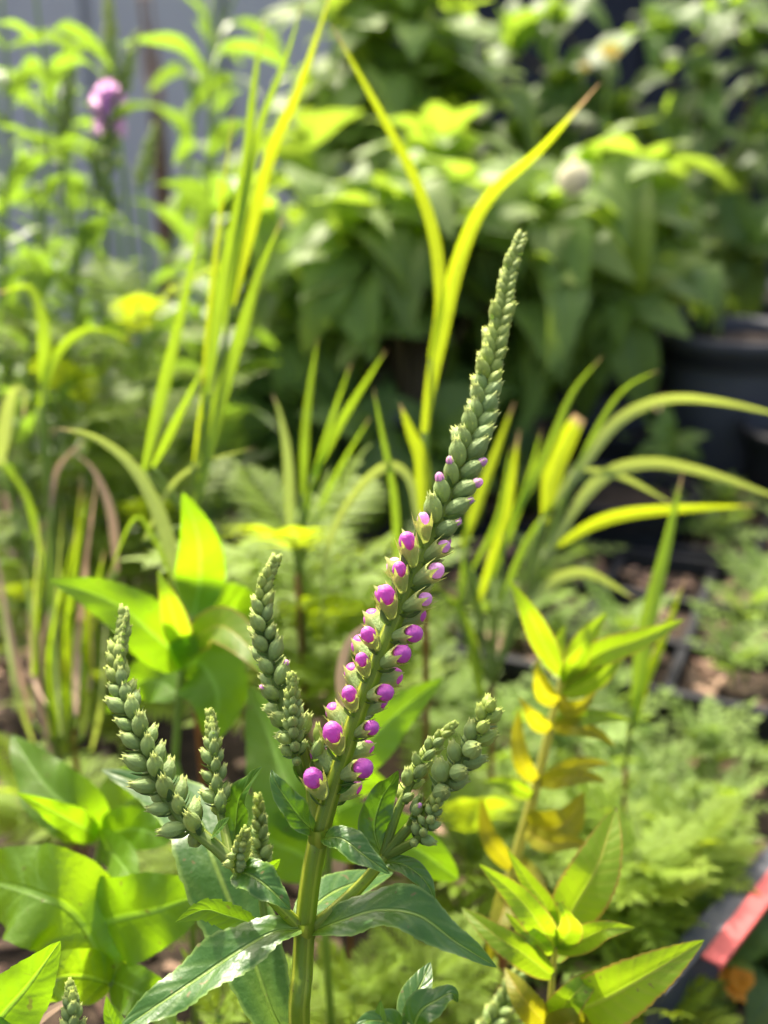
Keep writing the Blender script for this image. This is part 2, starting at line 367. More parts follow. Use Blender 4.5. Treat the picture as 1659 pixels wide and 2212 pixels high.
# ------------------------------------------------------------------ shared unit meshes
def unit_leaf(name, mat, hw, prof, bend, fold, wave=0.1, nu=16, nv=3, serr=0, nteeth=0, twist=0, ph=0):
    mid = [Vector((0, 0, 0)), Vector((0, 0.33, 0.10 * bend)), Vector((0, 0.68, 0.06 * bend)), Vector((0, 1, -0.14 * bend))]
    return mkmesh(name, leafA(mid, hw, Z.copy(), prof, fold, nu, nv, serr, nteeth, wave, 2, twist, ph=ph), mat)
def variants(name, mat, hw, prof, n=4, serr=0, nteeth=0, nu=16):
    return [unit_leaf(name, mat, hw * (0.85 + 0.1 * i), prof, 0.5 + 0.55 * i, 0.12 + 0.1 * i, 0.14, nu, 3, serr, nteeth, (-1) ** i * 0.25, i) for i in range(n)]
UL = {'shrub': variants('shrub_leaf', M['shrub'], 0.235, 'ovate'), 'shrub_dark': variants('shrub_leaf', M['shrub_dark'], 0.25, 'ovate'),
      'tall': variants('stalk_leaf', M['tall'], 0.14, 'lance'), 'lime': variants('lime_leaf', M['lime'], 0.13, 'lance'),
      'amber': variants('amber_leaf', M['amber'], 0.13, 'lance'), 'broad': variants('broad_leaf', M['broad'], 0.26, 'ovate', serr=0.08, nteeth=14, nu=28)}
def frond_mesh(mat, n=9, sub=True, hw=0.05, spread=1.0, name='frond'):
    parts = [tubeA([(0, 0, 0), (0, 0.5, 0.05), (0, 1, -0.02)], [0.012, 0.008, 0.003], 6, 4)]
    for i in range(n):
        y = 0.16 + 0.8 * i / (n - 1); l = 0.40 * spread * math.sin(math.pi * (0.22 + 0.68 * i / (n - 1))) + 0.05
        for sg in (-1, 1):
            b = Vector((0, y, 0.05 * math.sin(y * 3))); d = Vector((sg * 0.86, 0.55, 0.1 * math.sin(i * 2.1))).normalized()
            tip = b + d * l - Vector((0, 0, 0.05 * l))
            if sub:
                parts.append(leafA([b, b + d * l * 0.5 + Z * 0.02, tip], hw, Z.copy(), 'lance', 0.3, 10, 1, 0.9, 5))
            else:
                parts.append(leafA([b, b + d * l * 0.5 + Z * 0.03, tip], hw, Z.copy(), 'ovate', 0.25, 6, 1))
    parts.append(leafA([(0, 0.93, 0), (0, 1.1, 0), (0, 1.25, -0.03)], hw, Z.copy(), 'lance', 0.3, 8, 1, 0.6, 4))
    return mkmesh(name, join(parts), mat)
FR_M = [frond_mesh(M['mari'], 9, True, 0.030), frond_mesh(M['mari'], 11, True, 0.024, 0.95)]
FR_S = [frond_mesh(M['seed'], 5, False, 0.055, 0.8), frond_mesh(M['seed'], 6, True, 0.045, 0.8), frond_mesh(M['seed'], 4, False, 0.07, 0.9)]

# buds
def bud_arrays():
    prof = [(0.0, 0.10), (0.06, 0.20), (0.16, 0.31), (0.32, 0.40), (0.5, 0.42), (0.66, 0.37), (0.79, 0.26), (0.88, 0.17), (0.94, 0.12), (0.985, 0.03)]
    def md(r, z, a, t): return r * (1 + (0.03 + 0.16 * max(0, t - 0.45)) * math.cos(5 * a)), z
    A = latheA(prof, 15, md); V, F, U = list(A[0]), list(A[1]), list(A[2])
    for k in range(5):                                     # five teeth, a little splayed
        a = 2 * math.pi * k / 5; c, s = math.cos(a), math.sin(a); n = len(V)
        V += [Vector((0.21 * c - 0.08 * s, 0.21 * s + 0.08 * c, 0.82)), Vector((0.21 * c + 0.08 * s, 0.21 * s - 0.08 * c, 0.82)), Vector((0.08 * c, 0.08 * s, 0.90)), Vector((0.17 * c, 0.17 * s, 1.09))]
        F += [(n, n + 1, n + 3), (n + 1, n + 2, n + 3), (n + 2, n, n + 3)]; U += [(0, 0.9), (0, 0.9), (0, 0.9), (0, 1)]
    return V, F, U
BUD = bud_arrays()
def open_arrays():
    prof = [(0.0, 0.10), (0.08, 0.20), (0.2, 0.28), (0.36, 0.34), (0.52, 0.40), (0.62, 0.43), (0.66, 0.44)]
    def md(r, z, a, t):
        if t > 0.99: k = max(0, math.cos(5 * a)) ** 1.3; return r * (1 + 0.14 * k), z + 0.36 * k
        return r * (1 + 0.03 * math.cos(5 * a)), z
    return latheA(prof, 25, md)
OPEN = open_arrays()
def ball_arrays():
    prof = [(0.52 - 0.56 * math.cos(math.pi * i / 10), 0.5 * math.sin(math.pi * i / 10) ** 0.92) for i in range(11)]
    def md(r, z, a, t):
        k = (a * 2 + t * 2.2) % (math.pi * 2) / (math.pi * 2)
        return r * (0.88 + 0.17 * k) * (1.0 + 0.08 * (t < 0.6)), z
    A = latheA(prof, 20, md); return [v * Vector((1, 1, 1)) if False else v for v in A[0]], A[1], A[2]
BALL = ball_arrays()
me_bud = mkmesh('calyx', BUD, M['bud']); me_open = mkmesh('calyx', OPEN, M['bud']); me_young = mkmesh('young_calyx', BUD, M['budtip'])
me_ball = mkmesh('flower_bud', BALL, M['pink']); me_ballp = mkmesh('flower_bud', BALL, M['pink_pale'])
me_bract = mkmesh('bract', leafA([(0, 0, 0), (0, 0.4, -0.06), (0, 0.75, 0.02), (0, 1, 0.12)], 0.24, Z.copy(), 'ovate', 0.5, 8, 2), M['bract'])
def mat4(pos, x, y, zz):
    m = Matrix.Identity(4)
    for i in range(3): m[i][0] = x[i]; m[i][1] = y[i]; m[i][2] = zz[i]; m[i][3] = pos[i]
    return m
BUDS = {}     # plant root name -> records
def spike(plant, path, s0, r0, r1, sp, ln, wd, phase=0.0, al=(52, 22), pinkf=None, stemmat='stem_green', nu=40, tilt=0.0, jit=1.0, square=0.1):
    """path: px/py/depth points, base to tip; s0: fraction where buds start; sp/ln: lists (px) over the bud zone; wd: width/length"""
    pts = [P(*p) for p in path]; C = spline(pts, 300); T = tangents(C)
    Lt = sum((C[i + 1] - C[i]).length for i in range(299))
    r = obj('flower_spike', tubeA(pts, [r0, r0 * 0.9 + r1 * 0.1, (r0 + r1) / 2, r1], nu, 12, square), M[stemmat], plant)
    rec = BUDS.setdefault(plant.name, [])
    s = s0; k = 0
    while s < 0.995:
        t = (s - s0) / (1 - s0); i = min(298, int(s * 299)); c, tg = C[i], T[i]
        d_ = (c - C0).dot(FW); A = toC(c); A = (A - tg * A.dot(tg)).normalized(); B = tg.cross(A)
        L = px(lerpl(ln, t), d_); rr = r0 + (r1 - r0) * s
        for q in (0, math.pi):
            ph = phase + (k % 2) * math.pi / 2 + q + jit * rnd.uniform(-0.13, 0.13)
            dr = A * math.cos(ph) + B * math.sin(ph)
            a = R(al[0] + (al[1] - al[0]) * t ** 1.4 + jit * rnd.uniform(-11, 11)); D = (tg * math.cos(a) + dr * math.sin(a)).normalized()
            X = tg.cross(dr).normalized(); Y = D.cross(X)
            l = L * (1 + jit * rnd.uniform(-0.16, 0.14)); wv = 1.22 * wd * l * (1 + jit * rnd.uniform(-0.08, 0.08))
            pos = c + dr * rr * 0.7
            rec.append(dict(sp=r, M=mat4(pos, X * wv, Y * wv, D * l), pos=pos, D=D, X=X, Y=Y, L=l, W=wv, dr=dr, tg=tg, face=dr.dot(A), t=t, px=lerpl(ln, t), pink=(pinkf(t, ph) if pinkf else 0)))
        s += px(lerpl(sp, t), d_) / Lt; k += 1
    return r
def finish_buds(plant, cap=290, minpx=17):
    rec = BUDS.get(plant.name, [])
    rec.sort(key=lambda q: -(q['px'] * (1.25 if q['face'] > -0.3 else 0.55) + (40 if q['pink'] else 0)))
    rest = {}
    for i, q in enumerate(rec):
        single = i < cap and q['px'] >= minpx
        pk = q['pink']
        if single:
            inst('calyx', me_open if pk > 0.5 else (me_young if q['t'] > 0.7 else me_bud), q['M'], q['sp'])
            if q['px'] > 24:
                d2 = (q['tg'] * 0.35 + q['dr'] * 0.94).normalized()
                inst('bract', me_bract, frame(q['pos'] - q['tg'] * q['W'] * 0.33, d2, q['tg'] * 0.94 - q['dr'] * 0.35, q['L'] * 0.72), q['sp'])
        else: rest.setdefault(q['sp'], []).append(xf(BUD, q['M']))
        if pk > 0:
            big = min(1, pk); br = q['W'] * (0.19 + 0.58 * big); D = q['D']
            c0 = q['pos'] + D * (q['L'] * (0.58 if pk > 0.5 else 0.80 - .2 * big))
            inst('flower_bud', me_ball if pk > 0.8 else me_ballp, mat4(c0, q['X'] * br, q['Y'] * br, D * br * (1.0 if pk > 0.5 else 1.2)), q['sp'])
    for s_, parts in rest.items():
        o = obj('young_buds', join(parts), M['budtip'], s_); o.name = 'young_bud_mass'; tag(o, kind='stuff')

GLOW = (M['broad'], M['broad_wet'], M['lime'], M['amber'])
def pleaf(parent, pts, hwpx, mat, prof='lance', k=0.7, N=None, name='leaf', **kw):
    """leaf from picture points with depth; hwpx at first depth; k blends the normal between up (0) and camera (1)"""
    W = [P(*p) for p in pts]; m = W[len(W) // 2]; dm = pts[len(pts) // 2][2]
    if mat in GLOW: k = 0.6 + k * 0.9
    n = N if N is not None else (toC(m) * k + Z * (1 - k)).normalized()
    return obj(name, leafA(W, px(hwpx, dm), n, prof, **kw), mat, parent)
def ptube(parent, pts, rpx, mat, name='stem', nu=20, ns=10, square=0.1, cap=True):
    W = [P(*p) for p in pts]; dm = pts[0][2]
    rad = [px(q, dm) for q in rpx] if isinstance(rpx, (list, tuple)) else px(rpx, dm)
    return obj(name, tubeA(W, rad, nu, ns, square), mat, parent)
def down(parent, p, r, mat, lean=(0, 0), name='stem', gz=-0.01, square=0.1, ns=10):
    """straight stem from a world point down to the ground"""
    b = Vector((p.x + lean[0], p.y + lean[1], gz))
    return obj(name, tubeA([b, b.lerp(p, 0.5) + Vector((0.002, 0, 0)), p], [r * 1.15, r * 1.05, r], 10, ns, square), mat, parent)

# ------------------------------------------------------------------ the flowering plant in focus
b0 = P(646, 2240, .288); base = Vector((b0.x - 0.004, b0.y + 0.012, -0.01))
hero = thing('obedient_plant', 'flowering plant with tall leaning spike of purple pink buds and dark serrated leaves', 'flowering plant', base)
d0 = .29
mp = [(646, 2240, .288), (653, 2100, .289), (659, 2000, .290), (672, 1890, .290), (690, 1800, .291)]
W = [base, base.lerp(b0, .5) + Vector((.001, 0, 0))] + [P(*p) for p in mp]
obj('stem', tubeA(W, [px(q, .29) for q in (25, 25, 24.5, 24, 23, 22, 21)], 50, 20, 0.09, Nh=Vector((0.5, -1, 0.3))), M['stem'], hero)
# node swellings
for x, y, r in ((659, 2006, 26), (688, 1806, 24)):
    c = P(x, y, .29); A = latheA([(-1, .8), (-.6, .93), (0, 1.0), (.6, .93), (1, .8)], 20)
    obj('stem_node', ([c + v * px(r, .29) * 0.98 + UPV * 0 for v in A[0]], A[1], A[2]), M['stem'], hero)
# main spike
def pk_main(t, ph):
    if t < 0.28: return rnd.uniform(0.86, 1.05)
    if t < 0.41: return rnd.choice([0.6, 0.75, 0.82, 0.9])
    if t < 0.55: return rnd.choice([0.15, 0.25, 0.4, 0.45, 0.0])
    return 0
main_path = [(688, 1812, .291), (716, 1712, .292), (746, 1622, .293), (776, 1530, .294), (808, 1450, .295), (850, 1345, .298), (908, 1208, .304), (958, 1105, .310), (1000, 1005, .316), (1040, 885, .323), (1064, 765, .330), (1086, 660, .336), (1103, 580, .341), (1124, 516, .345)]
spike(hero, main_path, .058, px(20, .29), px(3, .33), [52, 45, 33, 31, 29, 24, 19, 16, 13, 9, 5], [72, 72, 71, 70, 69, 66, 61, 54, 46, 37, 26], 0.575, -math.pi / 4 + .05, (62, 22), pk_main, 'stem', 70)
# left flowering branch: one long leaning spike and a thin upright one, a tiny one
ptube(hero, [(648, 2004, .289), (600, 1955, .287), (556, 1915, .286), (520, 1888, .287), (497, 1858, .29)], [15, 13, 12, 12, 12], M['stem'], 'branch')
spike(hero, [(502, 1864, .290), (470, 1832, .292), (438, 1806, .294), (392, 1765, .297), (345, 1695, .300), (306, 1605, .304), (272, 1515, .309), (255, 1435, .314), (268, 1330, .320)], .16, px(15, .29), px(3, .3), [27, 26, 24, 22, 20, 15, 10, 6], [58, 60, 57, 54, 51, 46, 40, 30], 0.57, 0.35, (62, 8), None, 'stem_green')
spike(hero, [(497, 1862, .290), (486, 1800, .296), (474, 1745, .300), (466, 1680, .303), (460, 1610, .306), (456, 1545, .309)], .36, px(11, .29), px(2, .3), [22, 21, 18, 13, 8, 5], [42, 44, 41, 35, 28, 20], 0.58, 0.2, (46, 14), None, 'stem_green')
spike(hero, [(520, 1886, .286), (512, 1870, .284), (516, 1840, .281), (530, 1796, .278)], .20, px(9, .29), px(2, .28), [11, 10, 8, 6, 4], [27, 27, 24, 20, 14], 0.7, 0.5, (62, 25), None, 'stem_green')
# upper left branch with two spikes
ptube(hero, [(686, 1806, .293), (679, 1740, .297), (668, 1660, .300), (656, 1612, .301)], [16, 16, 15, 13], M['stem'], 'branch')
spike(hero, [(664, 1648, .301), (640, 1600, .302), (612, 1530, .304), (590, 1450, .306), (573, 1375, .308), (566, 1310, .310), (574, 1260, .312), (593, 1216, .314)], .14, px(11, .3), px(3, .3), [30, 29, 27, 24, 20, 15, 10, 6], [56, 58, 55, 50, 46, 40, 33, 25], 0.6, math.pi / 4 + .1, (58, 18), lambda t, ph: 0.22 if (.22 < t < .32 and math.cos(ph) > .3) else 0, 'stem_green')
spike(hero, [(652, 1680, .299), (640, 1640, .296), (634, 1600, .294), (632, 1540, .293), (632, 1462, .293)], .22, px(10, .3), px(2, .3), [15, 15, 13, 10, 7, 4], [34, 35, 33, 29, 25, 19], 0.64, 0.1, (50, 16), None, 'stem_green')
# single buds by the upper left fork
spike(hero, [(672, 1680, .298), (678, 1640, .297), (692, 1596, .297)], .55, px(7, .3), px(2, .3), [30, 30], [52, 44], 0.5, 0.3, (24, 12), None, 'stem_green')
# right branch and its three spikes
ptube(hero, [(672, 2006, .290), (716, 1972, .291), (770, 1922, .293), (812, 1876, .294), (832, 1850, .295)], [16, 15, 14, 13, 12], M['stem'], 'branch')
spike(hero, [(828, 1856, .295), (846, 1790, .297), (866, 1735, .298), (888, 1692, .299), (912, 1645, .300), (940, 1605, .301), (980, 1566, .302)], .40, px(10, .3), px(2, .3), [30, 24, 20, 16, 11, 6], [38, 39, 36, 32, 26, 19], 0.62, 0.5, (46, 14), None, 'stem_green')
spike(hero, [(830, 1852, .295), (872, 1800, .294), (912, 1756, .293), (950, 1706, .290), (985, 1656, .288), (1022, 1600, .287), (1048, 1552, .286), (1056, 1526, .286)], .47, px(11, .3), px(5, .3), [28, 29, 28, 26, 24, 22], [54, 54, 51, 48, 45, 40], 0.66, 0.35, (50, 24), None, 'stem_green')
spike(hero, [(834, 1850, .295), (872, 1830, .292), (902, 1812, .289), (926, 1776, .287), (950, 1718, .286)], .42, px(10, .3), px(3, .3), [17, 17, 15, 12, 8, 5], [32, 33, 31, 27, 21, 15], 0.66, 0.1, (58, 20), None, 'stem_green')
spike(hero, [(880, 1790, .294), (898, 1750, .291), (908, 1722, .289)], .5, px(7, .3), px(3, .3), [60, 60], [50, 44], 0.55, 0.3, (14, 10), lambda t, ph: 0.35 if math.cos(ph) > 0 else 0, 'stem_green')
finish_buds(hero)
# leaves of the flowering plant
HL = dict(nu=72, nv=5)
pleaf(hero, [(650, 2006, .287), (590, 2014, .285), (520, 2052, .281), (430, 2112, .277), (340, 2172, .273), (240, 2240, .269)], 58, M['hero'], 'lance', .26, serr=.10, nteeth=17, fold=.38, wave=.20, **HL)
pleaf(hero, [(676, 2012, .289), (740, 1988, .286), (820, 1966, .283), (905, 1978, .281), (985, 2035, .280), (1074, 2090, .281)], 54, M['hero'], 'lance', .20, serr=.07, nteeth=14, fold=.34, wave=.26, twist=.25, **HL)
pleaf(hero, [(642, 2000, .295), (700, 1940, .310), (765, 1908, .322), (850, 1884, .335)], 46, M['hero'], 'lance', .25, serr=.06, nteeth=12, fold=.2, **HL)
pleaf(hero, [(640, 2260, .302), (592, 2195, .306), (548, 2075, .314), (508, 1975, .322), (458, 1850, .331), (425, 1768, .342), (335, 1706, .362), (218, 1662, .376)], 76, M['hero'], 'lance', .8, serr=.08, nteeth=18, fold=.25, wave=.06, **HL)
pleaf(hero, [(560, 2000, .300), (490, 1978, .300), (440, 1966, .299), (378, 1992, .296)], 26, M['broad'], 'lance', .5, serr=.2, nteeth=8, fold=.3, **HL)
pleaf(hero, [(510, 1882, .285), (545, 1893, .280), (585, 1922, .277), (628, 1966, .276)], 40, M['hero'], 'ovate', .55, serr=.08, nteeth=8, fold=.4, wave=.25, **HL)
pleaf(hero, [(572, 1888, .300), (588, 1872, .299), (606, 1855, .297)], 11, M['broad'], 'lance', .6, fold=.3, nu=20, nv=3)
pleaf(hero, [(500, 1862, .300), (508, 1790, .304), (516, 1728, .303), (540, 1690, .296), (566, 1656, .290)], 30, M['hero'], 'lance', .7, fold=.35, wave=.15, twist=-.5, serr=.05, nteeth=9, **HL)
pleaf(hero, [(682, 1800, .290), (650, 1768, .287), (620, 1728, .285), (596, 1690, .285), (586, 1662, .287)], 30, M['hero'], 'lance', .55, fold=.35, wave=.2, serr=.05, nteeth=9, **HL)
pleaf(hero, [(696, 1810, .288), (738, 1812, .283), (784, 1846, .279), (842, 1888, .277)], 32, M['hero'], 'lance', .5, fold=.45, wave=.2, serr=.06, nteeth=9, **HL)
pleaf(hero, [(824, 1850, .296), (808, 1790, .298), (822, 1730, .298), (846, 1690, .295), (860, 1664, .292)], 36, M['hero'], 'ovate', .75, fold=.35, wave=.2, twist=.4, **HL)
pleaf(hero, [(828, 1862, .294), (872, 1868, .290), (912, 1896, .287), (932, 1928, .285), (938, 1954, .284)], 22, M['hero'], 'lance', .35, fold=.4, wave=.2, twist=.6, **HL)
pleaf(hero, [(458, 1806, .293), (474, 1790, .290), (496, 1766, .287)], 18, M['hero'], 'ovate', .4, fold=.4, nu=24, nv=3)
pleaf(hero, [(662, 1690, .299), (645, 1672, .297), (632, 1655, .296)], 11, M['hero'], 'ovate', .6, fold=.4, nu=20, nv=3)
pleaf(hero, [(722, 1712, .292), (744, 1702, .290), (774, 1672, .289)], 12, M['hero'], 'lance', .4, fold=.4, nu=20, nv=3)

# companion stalks of the same kind
def side_plant(label, tip_path, s0, rpx, sp, ln, wd, lean=(0, 0), phase=.3, leaves=(), group=None, al=(50, 16), cap=60, minpx=15):
    b = P(*tip_path[0]); bs = Vector((b.x + lean[0], b.y + lean[1], -.01))
    t = thing('obedient_plant', label, 'flowering plant', bs, group)
    d = tip_path[0][2]
    down(t, b, px(rpx, d), M['stem_green'], lean)
    spike(t, tip_path, s0, px(rpx, d), px(2, d), sp, ln, wd, phase, al)
    finish_buds(t, cap, minpx)
    for a in leaves: pleaf(t, *a[:3], **a[3])
    return t
side_plant('slim green budding stalk rising close behind the stem of the flowering plant', [(616, 2240, .315), (600, 2130, .316), (582, 2040, .318), (567, 1950, .320), (564, 1880, .321), (562, 1800, .322), (558, 1722, .323)], .66, 12, [23, 21, 17, 12, 8], [42, 42, 36, 28, 18], .6, phase=math.pi / 4, al=(40, 16))
side_plant('single green budding spike leaning out below the yellow serrated leaves', [(1040, 2260, .385), (1070, 2200, .387), (1105, 2135, .390), (1130, 2090, .392), (1146, 2052, .394)], .05, 12, [17, 16, 13, 10, 7], [42, 40, 36, 28, 18], .55, lean=(-.02, .02), phase=math.pi / 4, al=(48, 20))
side_plant('pale green young spike beside the pointed leaf at the lower corner', [(160, 2260, .28), (158, 2215, .281), (156, 2170, .282), (152, 2132, .283)], .05, 12, [16, 15, 12, 8, 5], [40, 38, 34, 28, 20], .66, phase=.2, al=(30, 10))
side_plant('low shoot with curled bluish leaves and a small bud head under the long leaf', [(886, 2270, .275), (882, 2240, .276), (878, 2200, .277)], .2, 12, [15, 13, 9, 6], [36, 34, 28, 20], .66, leaves=(
    ([(884, 2262, .275), (905, 2190, .274), (945, 2160, .274), (975, 2146, .274), (990, 2165, .275)], 36, M['hero'], dict(prof='lance', k=.45, fold=.3, wave=.25, nu=48, nv=4, serr=.06, nteeth=10)),
    ([(880, 2258, .276), (850, 2215, .272), (800, 2205, .268), (760, 2225, .266)], 30, M['hero'], dict(prof='lance', k=.4, fold=.3, wave=.2, nu=48, nv=4)),
    ([(882, 2240, .285), (890, 2170, .292), (912, 2120, .298), (930, 2078, .304)], 32, M['hero'], dict(prof='lance', k=.6, fold=.3, nu=40, nv=4)),
    ([(818, 2255, .268), (820, 2210, .270), (822, 2160, .272)], 16, M['broad'], dict(prof='lance', k=.6, fold=.4, nu=24, nv=3))))
t = thing('leaf_shoot', 'small folded green leaf poking up next to the pale young spike', 'leaf', P(250, 2260, .27) * 1)
t.location = (t.location.x, t.location.y, -.01)
down(t, P(258, 2262, .27), px(7, .27), M['stem_green'])
pleaf(t, [(258, 2262, .270), (250, 2225, .270), (236, 2190, .270), (230, 2150, .270)], 16, M['broad'], 'lance', .6, fold=.6, nu=24, nv=3)
pleaf(t, [(262, 2262, .270), (258, 2230, .270), (250, 2200, .272), (240, 2168, .273)], 18, M['broad'], 'lance', .3, fold=.4, nu=24, nv=3)

# ------------------------------------------------------------------ broad bright leaves at the left
def plant_at(name, label, cat, p, r, mat, lean=(0, 0), group=None, gz=-.01):
    bs = Vector((p.x + lean[0], p.y + lean[1], gz)); t = thing(name, label, cat, bs, group)
    down(t, p, r, M[mat], lean, gz=gz); return t
BL = dict(nu=44, nv=4)
d = .47
t = plant_at('broadleaf_plant', 'bright green broad leaved plant with an upright oval leaf at its top', 'leafy plant', P(378, 1640, d), px(9, d), 'stem_green')
ptube(t, [(378, 1640, d), (386, 1520, d), (398, 1410, d), (415, 1330, d)], [9, 9, 8, 6], M['stem_green'])
for pts, hw, m_, pr, k in (
    ([(418, 1330, d), (432, 1250, d + .01), (428, 1160, d - .01), (394, 1062, d - .02)], 56, 'broad', 'ovate', .45),
    ([(398, 1430, d), (330, 1370, d - .02), (240, 1300, d - .03), (105, 1252, d - .04)], 62, 'broad', 'ovate', .15),
    ([(398, 1412, d), (380, 1350, d - .02), (362, 1290, d - .03), (340, 1232, d - .03)], 30, 'lime', 'lance', .7),
    ([(400, 1400, d), (470, 1352, d - .03), (540, 1400, d - .05), (610, 1500, d - .06)], 44, 'lime', 'lance', .3),
    ([(405, 1380, d), (470, 1320, d + .02), (520, 1330, d + .03), (552, 1440, d + .02)], 60, 'broad', 'ovate', .7),
    ([(392, 1450, d), (430, 1430, d - .01), (470, 1500, d - .02), (455, 1610, d - .02)], 82, 'broad', 'ovate', .9),
    ([(388, 1500, d), (340, 1470, d + .01), (290, 1480, d + .02), (230, 1540, d + .02)], 48, 'broad', 'ovate', .5)):
    pleaf(t, pts, hw, M[m_], pr, k, serr=.05, nteeth=16, fold=.25, wave=.14, **BL)
d = .44
t = plant_at('broadleaf_plant', 'lush plant with overlapping lime green leaves behind the leaning green spike', 'leafy plant', P(205, 1900, d), px(9, d), 'stem_green')
ptube(t, [(205, 1900, d), (215, 1840, d), (225, 1780, d)], [9, 8, 6], M['stem_green'])
for pts, hw, m_, pr, k in (
    ([(215, 1800, d), (160, 1750, d - .01), (95, 1690, d), (24, 1588, d + .02)], 66, 'broad', 'ovate', .8),
    ([(212, 1806, d), (150, 1772, d - .03), (90, 1740, d - .05), (34, 1712, d - .06)], 34, 'broad', 'ovate', .3),
    ([(222, 1800, d), (280, 1730, d + .02), (340, 1690, d + .03), (300, 1610, d + .05)], 70, 'broad', 'ovate', .8),
    ([(222, 1806, d), (290, 1790, d - .02), (350, 1800, d - .03), (410, 1770, d - .03)], 52, 'broad', 'ovate', .5),
    ([(218, 1830, d), (250, 1850, d - .03), (285, 1900, d - .05), (300, 1950, d - .05)], 54, 'broad', 'ovate', .7)):
    pleaf(t, pts, hw, M[m_], pr, k, serr=.04, nteeth=14, fold=.22, wave=.15, **BL)
d = .37
t = plant_at('broadleaf_plant', 'low plant with huge wet glossy leaf and flat lime leaf by the dark leaf', 'leafy plant', P(240, 2120, d), px(9, d), 'stem_green')
for pts, hw, m_, pr, k in (
    ([(240, 2120, d), (170, 1985, d), (80, 1930, d), (-70, 1890, d + .03)], 105, 'broad_wet', 'broad', .55),
    ([(170, 2010, d + .01), (250, 1985, d), (340, 1965, d - .01), (455, 1925, d)], 98, 'broad', 'broad', .72),
    ([(240, 2125, d), (180, 2110, d - .01), (110, 2120, d - .02), (20, 2190, d - .02)], 60, 'broad_wet', 'ovate', .6),
    ([(245, 2120, d), (290, 2140, d - .01), (340, 2170, d - .01), (380, 2240, d - .02)], 50, 'broad', 'ovate', .6)):
    pleaf(t, pts, hw, M[m_], pr, k, serr=.03, nteeth=14, fold=.16, wave=.22, **BL)
t = plant_at('broadleaf_plant', 'sharp pointed bright yellow green leaf rising at the lower corner', 'leafy plant', P(-60, 2290, .285), px(8, .285), 'stem_green')
pleaf(t, [(-60, 2290, .285), (0, 2200, .284), (60, 2130, .284), (131, 2032, .284)], 76, M['broad'], 'ovate', .6, serr=.06, nteeth=12, fold=.25, wave=.08, **BL)
pleaf(t, [(-60, 2290, .285), (-20, 2250, .283), (30, 2250, .282), (90, 2290, .28)], 60, M['broad'], 'ovate', .5, serr=.06, nteeth=12, fold=.25, **BL)
# broad leaves behind the stem
d = .43
t = plant_at('broadleaf_plant', 'plant with smooth lime leaves glowing behind the stem and right branch', 'leafy plant', P(700, 1990, d), px(9, d), 'stem_green')
ptube(t, [(700, 1990, d), (710, 1860, d), (716, 1700, d)], [9, 8, 6], M['stem_green'])
for pts, hw, m_, pr, k in (
    ([(716, 1690, d), (790, 1610, d), (860, 1540, d + .01), (956, 1464, d + .02)], 52, 'broad', 'ovate', .85),
    ([(705, 1830, d), (790, 1800, d - .01), (890, 1830, d - .02), (990, 1900, d - .02)], 66, 'broad', 'broad', .7),
    ([(705, 1800, d), (640, 1720, d), (600, 1640, d + .01), (540, 1480, d + .03)], 76, 'broad', 'ovate', .85),
    ([(700, 1880, d), (640, 1840, d), (560, 1800, d), (480, 1690, d + .02)], 70, 'broad', 'ovate', .8),
    ([(706, 1760, d), (760, 1700, d + .03), (800, 1690, d + .05), (850, 1710, d + .06)], 44, 'broad', 'ovate', .6)):
    pleaf(t, pts, hw, M[m_], pr, k, serr=.03, nteeth=14, fold=.2, wave=.1, **BL)

